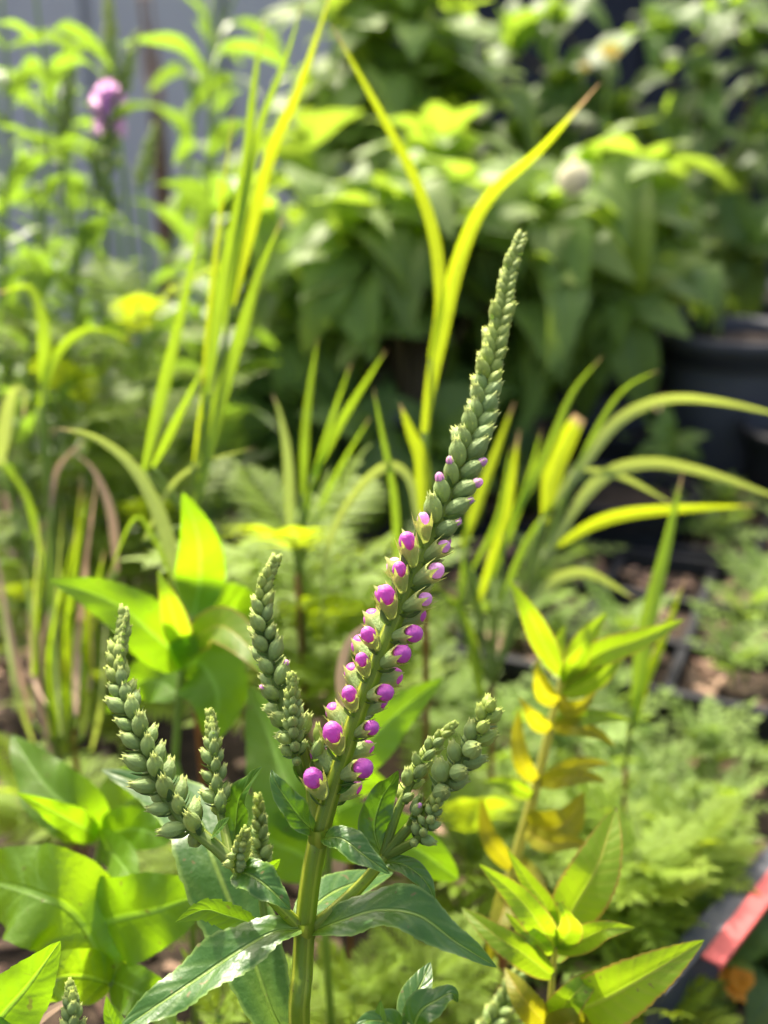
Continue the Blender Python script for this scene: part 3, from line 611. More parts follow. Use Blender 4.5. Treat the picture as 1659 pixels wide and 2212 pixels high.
# ------------------------------------------------------------------ willow-leaved yellow plants at the right
def willow(label, stem, rpx, leaves, lean=(0, 0)):
    p0 = P(*stem[0]); bs = Vector((p0.x + lean[0], p0.y + lean[1], -.01))
    t = thing('willow_leaf_plant', label, 'leafy plant', bs)
    down(t, p0, px(rpx[0], stem[0][2]), M['stem_red'], lean)
    ptube(t, stem, rpx, M['stem_yellow'])
    for pts, hw, m_, k in leaves:
        pleaf(t, pts, hw * 1.2, M[m_], 'lance', k, serr=.07, nteeth=22, fold=.45, wave=.06, nu=66, nv=3)
    return t
d = .46
willow('upright amber and yellow willow leaved plant standing in front of the seedling trays', [(1085, 1960, d), (1118, 1840, d), (1160, 1690, d), (1196, 1540, d), (1220, 1440, d)], [12, 12, 11, 10, 6], [
    ([(1212, 1460, d), (1175, 1390, d - .01), (1140, 1320, d - .02), (1100, 1252, d - .02)], 22, 'lime', .7),
    ([(1218, 1450, d), (1250, 1400, d), (1280, 1360, d), (1312, 1322, d)], 18, 'lime', .7),
    ([(1222, 1455, d), (1300, 1410, d - .02), (1390, 1378, d - .03), (1478, 1338, d - .03)], 24, 'lime', .5),
    ([(1218, 1460, d), (1260, 1430, d - .01), (1300, 1415, d - .01), (1345, 1430, d - .01)], 22, 'lime', .6),
    ([(1216, 1470, d), (1200, 1430, d + .01), (1206, 1390, d + .01), (1222, 1350, d + .01)], 16, 'lime', .7),
    ([(1216, 1480, d), (1240, 1440, d - .01), (1262, 1400, d - .02), (1270, 1350, d - .02)], 20, 'lime', .8),
    ([(1214, 1500, d), (1260, 1480, d - .01), (1310, 1450, d - .02), (1350, 1400, d - .02)], 20, 'lime', .6),
    ([(1210, 1510, d), (1232, 1530, d - .02), (1262, 1520, d - .03), (1290, 1490, d - .03)], 18, 'amber', .6),
    ([(1206, 1520, d), (1180, 1500, d - .01), (1165, 1460, d - .02), (1160, 1420, d - .02)], 18, 'amber', .6),
    ([(1196, 1560, d), (1250, 1552, d - .02), (1310, 1548, d - .02), (1366, 1558, d - .02)], 16, 'lime', .35),
    ([(1194, 1570, d), (1240, 1570, d - .02), (1290, 1585, d - .02), (1330, 1612, d - .02)], 16, 'amber', .4),
    ([(1190, 1580, d), (1165, 1562, d - .01), (1145, 1540, d - .02), (1120, 1505, d - .02)], 16, 'amber', .6),
    ([(1160, 1690, d), (1130, 1650, d - .01), (1118, 1590, d - .01), (1122, 1530, d - .01)], 16, 'amber', .7),
    ([(1165, 1690, d), (1220, 1680, d - .02), (1270, 1678, d - .02), (1310, 1690, d - .02)], 18, 'amber', .4),
    ([(1160, 1700, d), (1210, 1670, d + .01), (1260, 1650, d + .01), (1320, 1650, d + .01)], 16, 'amber', .4),
    ([(1140, 1780, d), (1190, 1790, d - .02), (1230, 1770, d - .02), (1262, 1710, d - .02)], 36, 'amber', .8),
    ([(1135, 1790, d), (1180, 1820, d - .03), (1240, 1820, d - .03), (1300, 1840, d - .03)], 18, 'amber', .5),
    ([(1150, 1720, d), (1110, 1700, d - .01), (1080, 1690, d - .01), (1040, 1690, d - .01)], 16, 'lime', .5),
    ([(1110, 1880, d), (1070, 1830, d - .01), (1050, 1790, d - .01), (1040, 1720, d - .01)], 17, 'amber', .7),
    ([(1105, 1900, d), (1090, 1960, d - .02), (1070, 2020, d - .03), (1055, 2090, d - .03)], 22, 'amber', .7),
    ([(1120, 1850, d), (1150, 1900, d - .01), (1165, 1960, d - .02), (1150, 2040, d - .02)], 20, 'amber', .7)])
d = .37
willow('nearer yellow green willow leaved plant with a fan of pointed serrated leaves', [(1186, 2260, d), (1190, 2160, d), (1198, 2060, d), (1204, 2020, d)], [8, 8, 7, 5], [
    ([(1202, 2040, d), (1240, 1960, d), (1290, 1870, d), (1332, 1742, d + .01)], 46, 'lime', .85),
    ([(1200, 2050, d), (1160, 1990, d - .01), (1110, 1930, d - .01), (1034, 1866, d - .01)], 26, 'lime', .7),
    ([(1202, 2030, d), (1180, 1960, d), (1145, 1910, d), (1096, 1836, d)], 18, 'lime', .7),
    ([(1204, 2056, d), (1260, 2028, d - .01), (1310, 2008, d - .02), (1372, 2004, d - .02)], 24, 'lime', .5),
    ([(1204, 2050, d), (1230, 2010, d - .01), (1225, 1980, d - .02), (1206, 1944, d - .02)], 24, 'lime', .8),
    ([(1195, 2110, d), (1130, 2060, d - .01), (1070, 2020, d - .01), (996, 1960, d)], 26, 'lime', .6),
    ([(1192, 2060, d), (1160, 2030, d - .01), (1130, 2010, d - .01), (1090, 1970, d - .01)], 16, 'lime', .6),
    ([(1200, 2080, d), (1220, 2040, d + .01), (1250, 2000, d + .01), (1300, 1960, d + .01)], 18, 'lime', .6),
    ([(1192, 2200, d), (1290, 2165, d - .02), (1400, 2105, d - .03), (1522, 2030, d - .03)], 52, 'lime', .85),
    ([(1190, 2210, d), (1230, 2160, d - .02), (1270, 2120, d - .02), (1320, 2090, d - .02)], 30, 'lime', .7),
    ([(1188, 2220, d), (1150, 2180, d - .01), (1120, 2140, d - .01), (1090, 2090, d)], 26, 'amber', .7),
    ([(1188, 2230, d), (1230, 2210, d - .02), (1260, 2220, d - .02), (1300, 2250, d - .03)], 30, 'amber', .7)])

# ------------------------------------------------------------------ grass clumps
def clump(label, root_px, d, blades, stems=(), gspread=.01, rs=7):
    """blades: (points x,y[,dd], full width px, material, profile, k)"""
    p = P(*root_px, d); bs = Vector((p.x, p.y, -.01))
    t = thing('grass_clump', label, 'grass', bs, 'clumps of tall grass growing among the plants' if False else None)
    down(t, p, px(rs, d), M['stem_red'])
    for b in blades:
        pts, wpx, m_ = b[0], b[1], b[2]; pr = b[3] if len(b) > 3 else 'blade'; k = b[4] if len(b) > 4 else .8
        pp = [(q[0], q[1], d + (q[2] if len(q) > 2 else 0)) for q in pts]
        q0 = pp[0]
        W0 = P(*q0)
        if (W0 - p).length > px(14, d):      # sheath from the root to the foot of the blade
            obj('sheath', tubeA([p, p.lerp(W0, .5) + Vector((0, .002, 0)), W0], [px(4.5, d), px(4.5, d), px(4, d)], 8, 8), M['stem_green'], t)
        W = [P(*q) for q in pp]; m = W[len(W) // 2]
        k = k + .4
        n = (toC(m) * k + Z * (1 - k) + RX * rnd.uniform(-.25, .25)).normalized()
        obj('blade', leafA(W, px(wpx * .38, d), n, pr, fold=.35, nu=30, nv=2, wave=.02, twist=rnd.uniform(-.25, .25)), M[m_], t)
    return t
clump('tall upright lime grass clump rising in front of the pale grey fence', (418, 1130), .52, [
    ([(436, 910), (450, 700), (474, 480), (505, 232)], 15, 'grass_gold'),
    ([(446, 850), (478, 640), (526, 400), (548, 190), (570, 42)], 40, 'grass'),
    ([(486, 720), (550, 320), (618, 125), (657, -5)], 26, 'grass'),
    ([(500, 660), (580, 350), (650, 180), (720, -30)], 36, 'grass_gold'),
    ([(424, 1090), (470, 880), (520, 720), (560, 590), (614, 462)], 42, 'grass'),
    ([(310, 1020), (350, 850), (400, 640), (430, 490)], 34, 'grass'),
    ([(330, 1010), (390, 890), (440, 790)], 24, 'grass'),
    ([(310, 1170), (370, 1050), (440, 1000), (552, 966)], 15, 'grass_pale'),
    ([(418, 1000), (432, 900), (446, 815)], 14, 'grass_gold', 'blunt')])
clump('long pale green grass blade arching over the upright oval leaf', (404, 1330), .50, [
    ([(404, 1330), (372, 1200), (335, 1090), (280, 1000), (200, 942), (118, 924)], 42, 'grass_pale'),
    ([(404, 1320), (330, 1160), (290, 1120), (240, 1230), (230, 1260)], 14, 'grass')])
clump('brownish bent grass blades near the fold of the arching blade', (130, 1420), .60, [
    ([(252, 1235), (240, 1110), (205, 1020), (158, 974)], 24, 'dry'),
    ([(110, 1100), (118, 1030), (140, 990), (185, 950)], 16, 'dry'),
    ([(0, 1010), (14, 900), (30, 845), (52, 850), (50, 905)], 36, 'grass_pale'),
    ([(92, 830), (92, 700), (60, 622), (-10, 635)], 36, 'grass'),
    ([(84, 880), (120, 770), (190, 712), (292, 734)], 26, 'grass'),
    ([(90, 1200), (60, 1080), (20, 1020), (-20, 990)], 20, 'grass')])
bl = []
r2 = random.Random(3)
for i in range(26):
    x = r2.uniform(20, 250); y0 = r2.uniform(1500, 1640); y1 = r2.uniform(1000, 1330); x1 = x + r2.uniform(-60, 60)
    bl.append(([(x * .6 + 55, y0, r2.uniform(-.03, .03)), (x * .9 + 5, (y0 + y1) / 2 + 40), (x1, y1, r2.uniform(-.04, .04))], r2.uniform(10, 26), r2.choice(['grass', 'grass', 'grass_gold', 'grass_pale', 'dry']), 'blade', .7))
clump('dense yellow green grass tuft left of the broad serrated leaf', (130, 1640), .58, bl)
clump('bright yellow grass pair crossing behind the tall flower spike', (918, 1180), .52, [
    ([(916, 935), (940, 780), (990, 565), (1056, 425), (1168, 322), (1297, 178)], 44, 'grass_gold'),
    ([(930, 775), (950, 655), (940, 520), (902, 400), (832, 262), (714, 50)], 34, 'grass_gold'),
    ([(912, 1110), (912, 1000), (886, 930), (863, 870)], 46, 'grass_gold'),
    ([(902, 1130), (884, 1034), (836, 1006), (770, 1062), (712, 1170), (690, 1345)], 28, 'grass_pale'),
    ([(858, 1240), (852, 1080), (824, 930), (806, 836)], 22, 'grass')])
clump('short grass shoots with a browned tip left of the tall flower spike', (642, 1240), .58, [
    ([(626, 1150), (622, 1000), (606, 900), (588, 850)], 30, 'grass_pale'),
    ([(654, 1070), (662, 900), (686, 728)], 24, 'grass'),
    ([(676, 1030), (740, 905), (834, 756)], 24, 'grass'),
    ([(660, 1100), (715, 910), (760, 780)], 18, 'grass'),
    ([(690, 1100), (740, 1000), (800, 900)], 14, 'grass')])
clump('fan of grass right of the tall spike with a broad blunt yellow blade', (1062, 1480), .60, [
    ([(1000, 1180), (1045, 1050), (1112, 866)], 30, 'grass_gold'),
    ([(1034, 1300), (1090, 1120), (1122, 926)], 32, 'grass_gold'),
    ([(1090, 1150), (1180, 980), (1236, 850), (1302, 768)], 26, 'grass'),
    ([(1176, 1130), (1192, 1030), (1222, 950), (1252, 900)], 58, 'grass_gold', 'blunt'),
    ([(1172, 1120), (1260, 1000), (1340, 905), (1440, 862), (1560, 868), (1720, 905)], 34, 'grass_pale'),
    ([(1180, 1190), (1290, 1040), (1395, 1000), (1530, 1022), (1720, 1090)], 36, 'grass_pale'),
    ([(1200, 1180), (1300, 1124), (1420, 1102), (1636, 1092)], 34, 'grass_gold'),
    ([(1240, 1020), (1335, 855), (1424, 798)], 16, 'grass'),
    ([(1252, 1012), (1340, 1028), (1460, 1092)], 18, 'grass_pale'),
    ([(1060, 1250), (1130, 1070), (1170, 926)], 22, 'grass'),
    ([(1080, 1300), (1150, 1150), (1230, 1060)], 20, 'grass'),
    ([(1020, 1230), (1075, 1120), (1105, 960)], 18, 'grass'),
    ([(1120, 1320), (1190, 1256), (1270, 1238), (1372, 1294)], 34, 'grass_pale'),
    ([(1040, 1510), (1020, 1390), (985, 1306), (930, 1266)], 36, 'grass'),
    ([(990, 1330), (1000, 1250), (1010, 1100)], 18, 'grass')], rs=6)
clump('upright green blade pair standing among the seedling trays', (1352, 1660), .56, [
    ([(1368, 1560), (1396, 1360), (1438, 1185), (1476, 1016)], 46, 'grass'),
    ([(1366, 1530), (1425, 1400), (1482, 1245)], 24, 'grass_gold'),
    ([(1360, 1590), (1395, 1480), (1440, 1360)], 20, 'grass_gold')], rs=5)
clump('papery dry pinkish blade curled behind the lower flower spike', (742, 1560), .45, [
    ([(742, 1540), (738, 1450), (758, 1380), (806, 1338)], 32, 'dry', 'blade', .6)], rs=5)
clump('flat tan dry blade lying below the pointed corner leaf', (30, 2290), .33, [
    ([(30, 2250), (100, 2190), (170, 2150)], 34, 'dry', 'blade', .5)], rs=5)

# ------------------------------------------------------------------ nursery trays and seedlings at the right
TO = GZ(1330, 1560); TA = R(-24); TU = Vector((math.cos(TA), math.sin(TA), 0)); TV = Vector((-math.sin(TA), math.cos(TA), 0))
def tray(label, iu, iv, nx=4, ny=3, c=.085, h=.036):
    """black plug tray; iu, iv in cells from TO"""
    o_ = TO + TU * (iu * c) + TV * (iv * c); o_.z = 0
    Mx = Matrix.Translation(o_) @ Matrix.Rotation(TA, 4, 'Z')
    t = thing('nursery_tray', label, 'tray', (o_.x, o_.y, 0), 'black nursery trays on the ground')
    parts = []; wl = .0035
    for i in range(nx + 1):
        for q in range(ny): parts.append(xf(boxA(i * c - wl, i * c + wl, q * c + wl, (q + 1) * c - wl, .0, h - .004), Mx))
    for j in range(ny + 1): parts.append(xf(boxA(-wl, nx * c + wl, j * c - wl, j * c + wl, .0, h - .002), Mx))
    obj('tray_body', join(parts), M['plastic'], t, False)
    rim = []
    for y in (-.008, ny * c): rim.append(xf(boxA(-.012, nx * c + .012, y, y + .008, h - .008, h + .002), Mx))
    for x in (-.0119, nx * c + .004): rim.append(xf(boxA(x, x + .008, .0002, ny * c - .0002, h - .008, h + .0015), Mx))
    obj('rim', join(rim), M['plastic'], t, False)
    ch = []
    for i in range(nx):
        for j in range(ny):
            s = xf(gridA(i * c + wl, (i + 1) * c - wl, j * c + wl, (j + 1) * c - wl, 5, 5, lambda x, y: h - .014 + .006 * noise.noise(Vector((x * 40, y * 40, iu)))), Mx)
            obj('soil_plug', s, M['soil'], t)
            for k in range(16):
                q = rnd.uniform(.003, .009); a = boxA(-q, q, -q * .5, q * .5, -q * .15, q * .15)
                ch.append(xf(a, Mx @ Matrix.Translation((i * c + rnd.uniform(.014, c - .014), j * c + rnd.uniform(.014, c - .014), h - .008 + rnd.uniform(-.002, .003))) @ Matrix.Rotation(rnd.uniform(0, 6), 4, 'Z') @ Matrix.Rotation(rnd.uniform(-.6, .6), 4, 'X')))
    m_ = obj('bark_topping', join(ch), M['chip'], t, False); tag(m_, kind='stuff')
    return [Mx @ Vector(((i + .5) * c, (j + .5) * c, h - .010)) for i in range(nx) for j in range(ny)]
cells = []
for (iu, iv) in ((-2.6, .0), (1.6, 0.0), (-2.2, 3.4), (2.0, 3.4), (6.0, 3.6), (5.9, 0.0)):
    cells += tray('black plastic nursery tray of bark topped cells with small green seedlings', iu, iv)
r3 = random.Random(5)
sid = 0
def seedling(p, sz, label, grp, meshes, n, up=.6, cat='seedling', name='seedling'):
    t = thing(name, label, cat, p, grp)
    h = sz * r3.uniform(.4, .9)
    top = p + Vector((r3.uniform(-.2, .2) * h, r3.uniform(-.2, .2) * h, h))
    obj('stem', tubeA([p - Z * .006, p.lerp(top, .5), top], [.0014, .0012, .0008], 4, 5), M['stem_green'], t)
    for i in range(n):
        a = i * 2.4 + r3.uniform(-.4, .4); f = r3.uniform(.15, 1); e = r3.uniform(.1, up) + (1 - f) * .1
        d_ = Vector((math.cos(a) * math.cos(e), math.sin(a) * math.cos(e), math.sin(e)))
        inst('leaf', r3.choice(meshes), frame(p.lerp(top, f), d_, Z * 1.0 + d_ * -.2, sz * r3.uniform(.5, .95)), t)
    return t
for p in cells:
    if r3.random() < .13: continue
    seedling(p, r3.uniform(.040, .064), 'small soft green seedling in a cell of the black trays', 'seedlings in the nursery trays', FR_S, r3.randint(8, 13), .9)
    if r3.random() < .3: seedling(p + Vector((r3.uniform(-.024, .024), r3.uniform(-.024, .024), 0)), r3.uniform(.030, .05), 'small soft green seedling in a cell of the black trays', 'seedlings in the nursery trays', FR_S, r3.randint(8, 12), .9)
# loose self-sown seedlings in the mulch between the trays and the grass
for x, y in ((1010, 1640), (1080, 1600), (960, 1700), (1060, 1750), (1130, 1640), (1010, 1560), (940, 1600), (880, 1520), (960, 1520), (1240, 1500), (1160, 1430), (1050, 1380), (960, 1420), (880, 1400), (800, 1500), (1240, 1700), (1300, 1800), (1210, 1620), (1330, 1880), (1390, 1940), (1330, 1990), (1400, 2050), (1450, 1990), (1480, 1930), (1250, 1900), (1360, 2110), (1180, 1830), (1130, 1900), (1090, 1990), (1240, 1980), (1290, 2080), (1180, 2120), (1020, 2130), (1460, 1880), (1420, 1800), (1350, 1740), (1480, 1760), (1560, 1770), (1400, 1680), (1540, 1700), (1340, 1660), (1640, 1680), (1510, 1650), (1300, 1580)):
    seedling(GZ(x, y) , r3.uniform(.035, .06), 'small soft green self sown seedling in the bark mulch', 'self sown seedlings in the mulch', FR_S, r3.randint(8, 13), .9)

# ------------------------------------------------------------------ feathery marigold-like plants
def feathery(label, head, d, n, sz, spread=1.0, lean=(0, 0), seed=1):
    rr = random.Random(seed); p = P(*head, d); bs = Vector((p.x + lean[0], p.y + lean[1], -.01))
    t = thing('feathery_plant', label, 'leafy plant', bs)
    down(t, p, px(6, d), M['stem_green'], lean)
    b0 = bs
    for i in range(n):
        f = 1 - .55 * (i / n) ** 1.2; a = i * 2.4 + rr.uniform(-.3, .3); e = rr.uniform(.0, .5) + (.5 if i < 3 else 0)
        d_ = Vector((math.cos(a) * math.cos(e), math.sin(a) * math.cos(e), math.sin(e)))
        inst('frond', rr.choice(FR_M), frame(b0.lerp(p, f), d_, Z - d_ * .3, sz * rr.uniform(.7, 1.1)), t)
    return t
feathery('bright feathery leaved plant behind the curved green spike', (650, 1185), .60, 24, .080, seed=2)
feathery('low feathery leaved plant under the arching pale grass blade', (700, 1380), .66, 16, .075, seed=3)
feathery('feathery plant in front of the tall leafy stalks by the fence', (300, 690), .74, 16, .075, seed=4)
feathery('feathery plant in shade under the tall stalks', (190, 860), .80, 16, .085, seed=5)
feathery('feathery plant tucked between the grass clumps', (330, 1130), .78, 16, .085, seed=6)
feathery('yellow green feathery plant spreading before the black tray rim', (1380, 1860), .52, 26, .040, seed=7)
feathery('yellow green feathery plant right of the fan of pointed leaves', (1500, 1830), .56, 26, .042, seed=8)
feathery('feathery plant below the red strip', (1430, 2190), .50, 18, .036, seed=9)
feathery('feathery shoots at the foot of the flowering stem', (760, 2150), .46, 18, .036, seed=10)
feathery('feathery shoots under the long dark leaf', (930, 2110), .46, 18, .036, seed=11)
feathery('feathery plant under the amber willow leaves', (1010, 1800), .56, 14, .065, seed=12)
feathery('feathery tuft below the broad dark leaf', (470, 2190), .42, 14, .034, seed=13)
feathery('feathery plant between the tray seedlings and the amber plant', (1270, 1760), .58, 20, .045, seed=14)

feathery('feathery plant low behind the brown bent grass blades', (60, 1300), .80, 18, .075, seed=15)
feathery('feathery plant between the grass tuft and the upright oval leaf', (250, 1480), .74, 18, .065, seed=16)
feathery('feathery plant under the dense grass tuft', (60, 1720), .62, 18, .055, seed=17)
feathery('feathery plant in the gap beside the leaning spike', (420, 1830), .56, 16, .045, seed=18)

# ------------------------------------------------------------------ pots, red strip, orange flower
def pot(label, c, r, h, mat='plastic_grey', soilz=.02, ribs=True):
    t = thing('nursery_pot', label, 'plant pot', (c.x, c.y, 0))
    tr = lambda A: ([Vector((c.x, c.y, -.012)) + v for v in A[0]], A[1], A[2])
    prof = [(0, r * .80), (h * .3, r * .85), (h * .8, r * .955), (h * .83, r * .96), (h * .83, r * 1.0), (h * .92, r * 1.01), (h * .92, r * 1.05), (h, r * 1.055), (h + .002, r * 1.03), (h - .01, r * 1.0), (h * .6, r * .90)]
    obj('pot_wall', tr(latheA(prof, 40)), M[mat], t)
    A = latheA([(h - soilz, r * .985), (h - soilz + .004, r * .5), (h - soilz + .006, .001)], 24); obj('soil', tr(A), M['soil'], t)
    if ribs:
        for k in range(3):
            z0 = h * (.86 + .02 * k); obj('rim_ring', tr(latheA([(z0 - .002, r * 1.006), (z0, r * 1.016), (z0 + .002, r * 1.006)], 40)), M['plastic'], t)
    return Vector((c.x, c.y, h - soilz - .012))
pc = GZ(1560, 1040); pot('dusty black nursery pot standing behind the seedling trays', pc, .092, .205)
pc2 = GZ(1760, 1120); pot('low black pot beside the dusty nursery pot', pc2, .09, .12, 'plastic')
pc3 = GZ(1330, 1060); pot('wide black pot in shade below the shrub', pc3, .075, .10, 'plastic')

pot('short black pot in shade at the end of the grass fan', GZ(1330, 1190), .075, .085, 'plastic')
pot('dusty low pot next to the tray of seedlings', GZ(1640, 1120) + Vector((.06, 0, 0)), .07, .09, 'plastic_grey')
t = thing('nursery_tray', 'black tray edge with an upright rim next to the orange flower', 'tray', GZ(1470, 2110, .05))
t.location.z = 0
a, b = GZ(1400, 2140, .05), GZ(1720, 1800, .05); dv = (b - a).normalized(); nv = Vector((dv.y, -dv.x, 0))
def wedge(a, dv, nv, L, w, z0, z1):
    A = boxA(0, L, 0, w, z0, z1); Mx = Matrix.Identity(4)
    for i in range(3): Mx[i][0] = dv[i]; Mx[i][1] = nv[i]; Mx[i][3] = (a.x, a.y, 0)[i]
    return xf(A, Mx)
obj('tray_wall', wedge(a, dv, nv, (b - a).length, .006, 0, .05), M['plastic_grey'], t, False)
obj('rim', wedge(a - nv * .004, dv, nv, (b - a).length, .012, .0502, .054), M['plastic_grey'], t, False)
c_, e_ = GZ(1516, 2066, .055), GZ(1668, 1872, .055); d2 = (e_ - c_).normalized(); n2 = Vector((d2.y, -d2.x, 0))
t = thing('label_strip', 'faded red plastic strip resting along the black tray rim', 'plant label', (c_.x, c_.y, .055))
A = wedge(c_ + n2 * .0, d2, n2, (e_ - c_).length, .0085, .0542, .0554); obj('strip', A, M['red'], t, False)
A = wedge(c_ + n2 * .0086, d2, n2, (e_ - c_).length, .0012, .0522, .0554); obj('strip_lip', A, M['red'], t, False)

def petal_flower(name, label, c, r, axis, mat, n=12, centre=None, cat='flower', stem_to=None, layers=2):
    bs = Vector((c.x + (stem_to[0] if stem_to else 0), c.y + (stem_to[1] if stem_to else 0), -.01))
    t = thing(name, label, cat, bs)
    obj('stem', tubeA([bs, bs.lerp(c, .6), c], [.002, .0016, .0014], 8, 6), M['stem_green'], t)
    e1 = axis.orthogonal().normalized(); e2 = axis.cross(e1)
    me = mkmesh('petal', leafA([(0, 0, 0), (0, .5, .1), (0, 1, -.02)], .28, Z.copy(), 'broad', .2, 8, 2, wave=.2), mat)
    for l in range(layers):
        for i in range(n):
            an = 6.283 * (i + .5 * l) / n; dr = e1 * math.cos(an) + e2 * math.sin(an); el = .15 + .5 * l
            inst('petal', me, frame(c, dr * math.cos(el) + axis * math.sin(el), axis * math.cos(el) - dr * math.sin(el), r * (1 - .25 * l)), t)
    A = latheA([(0, .3), (.12, .28), (.2, .15), (.22, .01)], 12); q = axis.to_track_quat('Z', 'Y').to_matrix().to_4x4()
    obj('centre', xf(A, Matrix.Translation(c) @ q @ Matrix.Scale(r, 4)), centre or mat, t)
    return t
petal_flower('marigold', 'orange marigold flower below the end of the red strip', P(1590, 2120, .53), .011, Vector((.2, -.5, .8)).normalized(), M['orange'], 14)
petal_flower('yellow_flower', 'small yellow daisy like flower high in the dark shrub', P(1318, 112, 1.32), .014, Vector((-.1, -.7, .7)).normalized(), M['yellow'], 12, layers=1)
petal_flower('yellow_flower', 'tiny yellow bud flower just below the yellow daisy like flower', P(1262, 145, 1.5), .009, Vector((.2, -.6, .7)).normalized(), M['yellow'], 9, layers=1)

# dark round leaves in shade past the tray
t = plant_at('shade_plant', 'dark green rounded leaves in shade past the red strip', 'leafy plant', P(1640, 2150, .60), .002, 'stem_green')
r4 = random.Random(11)
for i in range(46):
    p = P(r4.uniform(1540, 1780), r4.uniform(1960, 2280), r4.uniform(.54, .60)); an = r4.uniform(0, 6.28)
    d_ = Vector((math.cos(an), math.sin(an), r4.uniform(-.2, .5)))
    s_ = t.location.copy() + Z * .03
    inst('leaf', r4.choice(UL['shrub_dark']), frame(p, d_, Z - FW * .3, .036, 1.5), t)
    obj('stalk', tubeA([s_, s_.lerp(p, .5) + Z * .01, p], .0008, 5, 5), M['stem_green'], t)

# ------------------------------------------------------------------ shrubs behind
def shrub(label, base, heads, kind, seed, n=(6, 9), Lm=.125, pairs=2, d_jit=.05, rb=.006, name='shrub'):
    rr = random.Random(seed); t = thing(name, label, 'shrub', (base.x, base.y, base.z))
    for (x, y, d, s_) in heads:
        p = P(x, y, d + rr.uniform(-d_jit, d_jit))
        m1 = base.lerp(p, .35) + Vector((rr.uniform(-.03, .03), rr.uniform(-.02, .04), .06)); m2 = base.lerp(p, .72) + Vector((rr.uniform(-.02, .02), rr.uniform(0, .03), .02))
        path = [base - Z * .01, m1, m2, p]
        obj('branch', tubeA(path, [rb, rb * .7, rb * .5, rb * .3], 14, 6), M['bark'], t)
        C = spline(path, 40); T = tangents(C)
        def put(i, cnt, e0, e1, L, ph):
            c, tg = C[i], T[i]; e_a = tg.orthogonal().normalized(); e_b = tg.cross(e_a)
            for q in range(cnt):
                an = ph + 6.283 * q / cnt + rr.uniform(-.3, .3); el = rr.uniform(e0, e1)
                dr = e_a * math.cos(an) + e_b * math.sin(an); d_ = (dr * math.cos(el) + tg * math.sin(el)); d_.z -= .12; d_.normalize()
                inst('leaf', rr.choice(UL[kind]), frame(c, d_, Z * .8 + tg * .5 - FW * .25 + Vector((rr.uniform(-.3, .3), rr.uniform(-.3, .3), 0)), L * rr.uniform(.75, 1.15), rr.uniform(.85, 1.15)), t)
        put(39, 3, .6, 1.1, Lm * s_ * .6, rr.uniform(0, 6)); put(38, rr.randint(*n), .0, .5, Lm * s_, rr.uniform(0, 6))
        for k in range(pairs): put(33 - 6 * k, 3, -.2, .4, Lm * s_ * rr.uniform(.8, 1.1), rr.uniform(0, 6))
    return t
s1 = pot('black pot holding the pale leaved shrub in the middle', GZ(880, 1130) , .085, .16)
shrub('pale green broad leaved shrub in the middle behind the tall flower spike', s1, [
    (860, 470, 1.12, 1), (1010, 470, 1.12, 1.0), (1180, 470, 1.15, .95), (700, 600, 1.1, 1), (560, 540, 1.2, 1), (820, 640, 1.15, .9), (1150, 640, 1.15, 1), (1000, 620, 1.2, 1), (660, 430, 1.25, 1), (960, 340, 1.3, 1), (560, 700, 1.2, .9), (760, 520, 1.1, .9), (1080, 520, 1.1, .9), (930, 560, 1.15, .9), (640, 690, 1.15, 1), (900, 690, 1.2, 1), (480, 460, 1.3, .9), (1080, 700, 1.2, 1)], 'shrub', 21)
s2 = pot('black pot holding the shrub with the cream flower ball', GZ(1290, 1050) + Vector((0, .06, 0)), .085, .16)
sh = shrub('leafy shrub right of the tall spike carrying a cream flower ball', s2, [
    (1240, 420, 1.22, 1.1), (1330, 640, 1.22, 1.1), (1420, 500, 1.35, 1), (1300, 520, 1.25, 1), (1460, 590, 1.3, 1), (1180, 560, 1.3, 1), (1380, 420, 1.4, 1), (1330, 560, 1.3, .9)], 'shrub', 22)
def ball_flower(par, c, r):
    parts = []
    rr = random.Random(2)
    A = latheA([(-1, .05), (-.8, .6), (-.4, .92), (0, 1), (.4, .92), (.8, .6), (1, .05)], 12)
    parts.append(([c + v * r * .8 for v in A[0]], A[1], A[2]))
    for i in range(160):
        z_ = 1 - 2 * (i + .5) / 160; a = i * 2.39996; q = math.sqrt(1 - z_ * z_); n_ = Vector((q * math.cos(a), q * math.sin(a), z_))
        B = latheA([(0, .09), (.22, .08), (.26, .12), (.3, .02)], 5)
        parts.append(xf(B, Matrix.Translation(c + n_ * r * .76) @ n_.to_track_quat('Z', 'Y').to_matrix().to_4x4() @ Matrix.Scale(r, 4)))
    return obj('flower_ball', join(parts), M['white'], par)
ball_flower(sh, P(1240, 386, .98), .0150)
obj('flower_stalk', tubeA([P(1240, 430, 1.2), P(1242, 420, 1.1), P(1240, 390, .985)], .0018, 8, 6), M['stem_green'], sh)
s3 = pot('black pot holding the tall shrub in front of the fence corner', Vector((.0, 1.62, 0)), .09, .17)
shrub('tall shrub with pale hanging leaves where the grey fence meets the dark one', s3, [
    (740, 60, 1.4, 1), (880, 40, 1.4, 1.1), (940, 160, 1.45, 1), (800, 180, 1.42, 1), (900, 300, 1.45, 1), (680, 220, 1.5, .9), (980, 60, 1.5, 1), (830, -40, 1.45, 1), (1020, 200, 1.55, 1), (760, 330, 1.5, .9), (990, 300, 1.55, .9)], 'shrub', 23)
s4 = pot('black pot holding the dark leaved shrub before the navy fence', Vector((.62, 1.78, 0)), .10, .18)
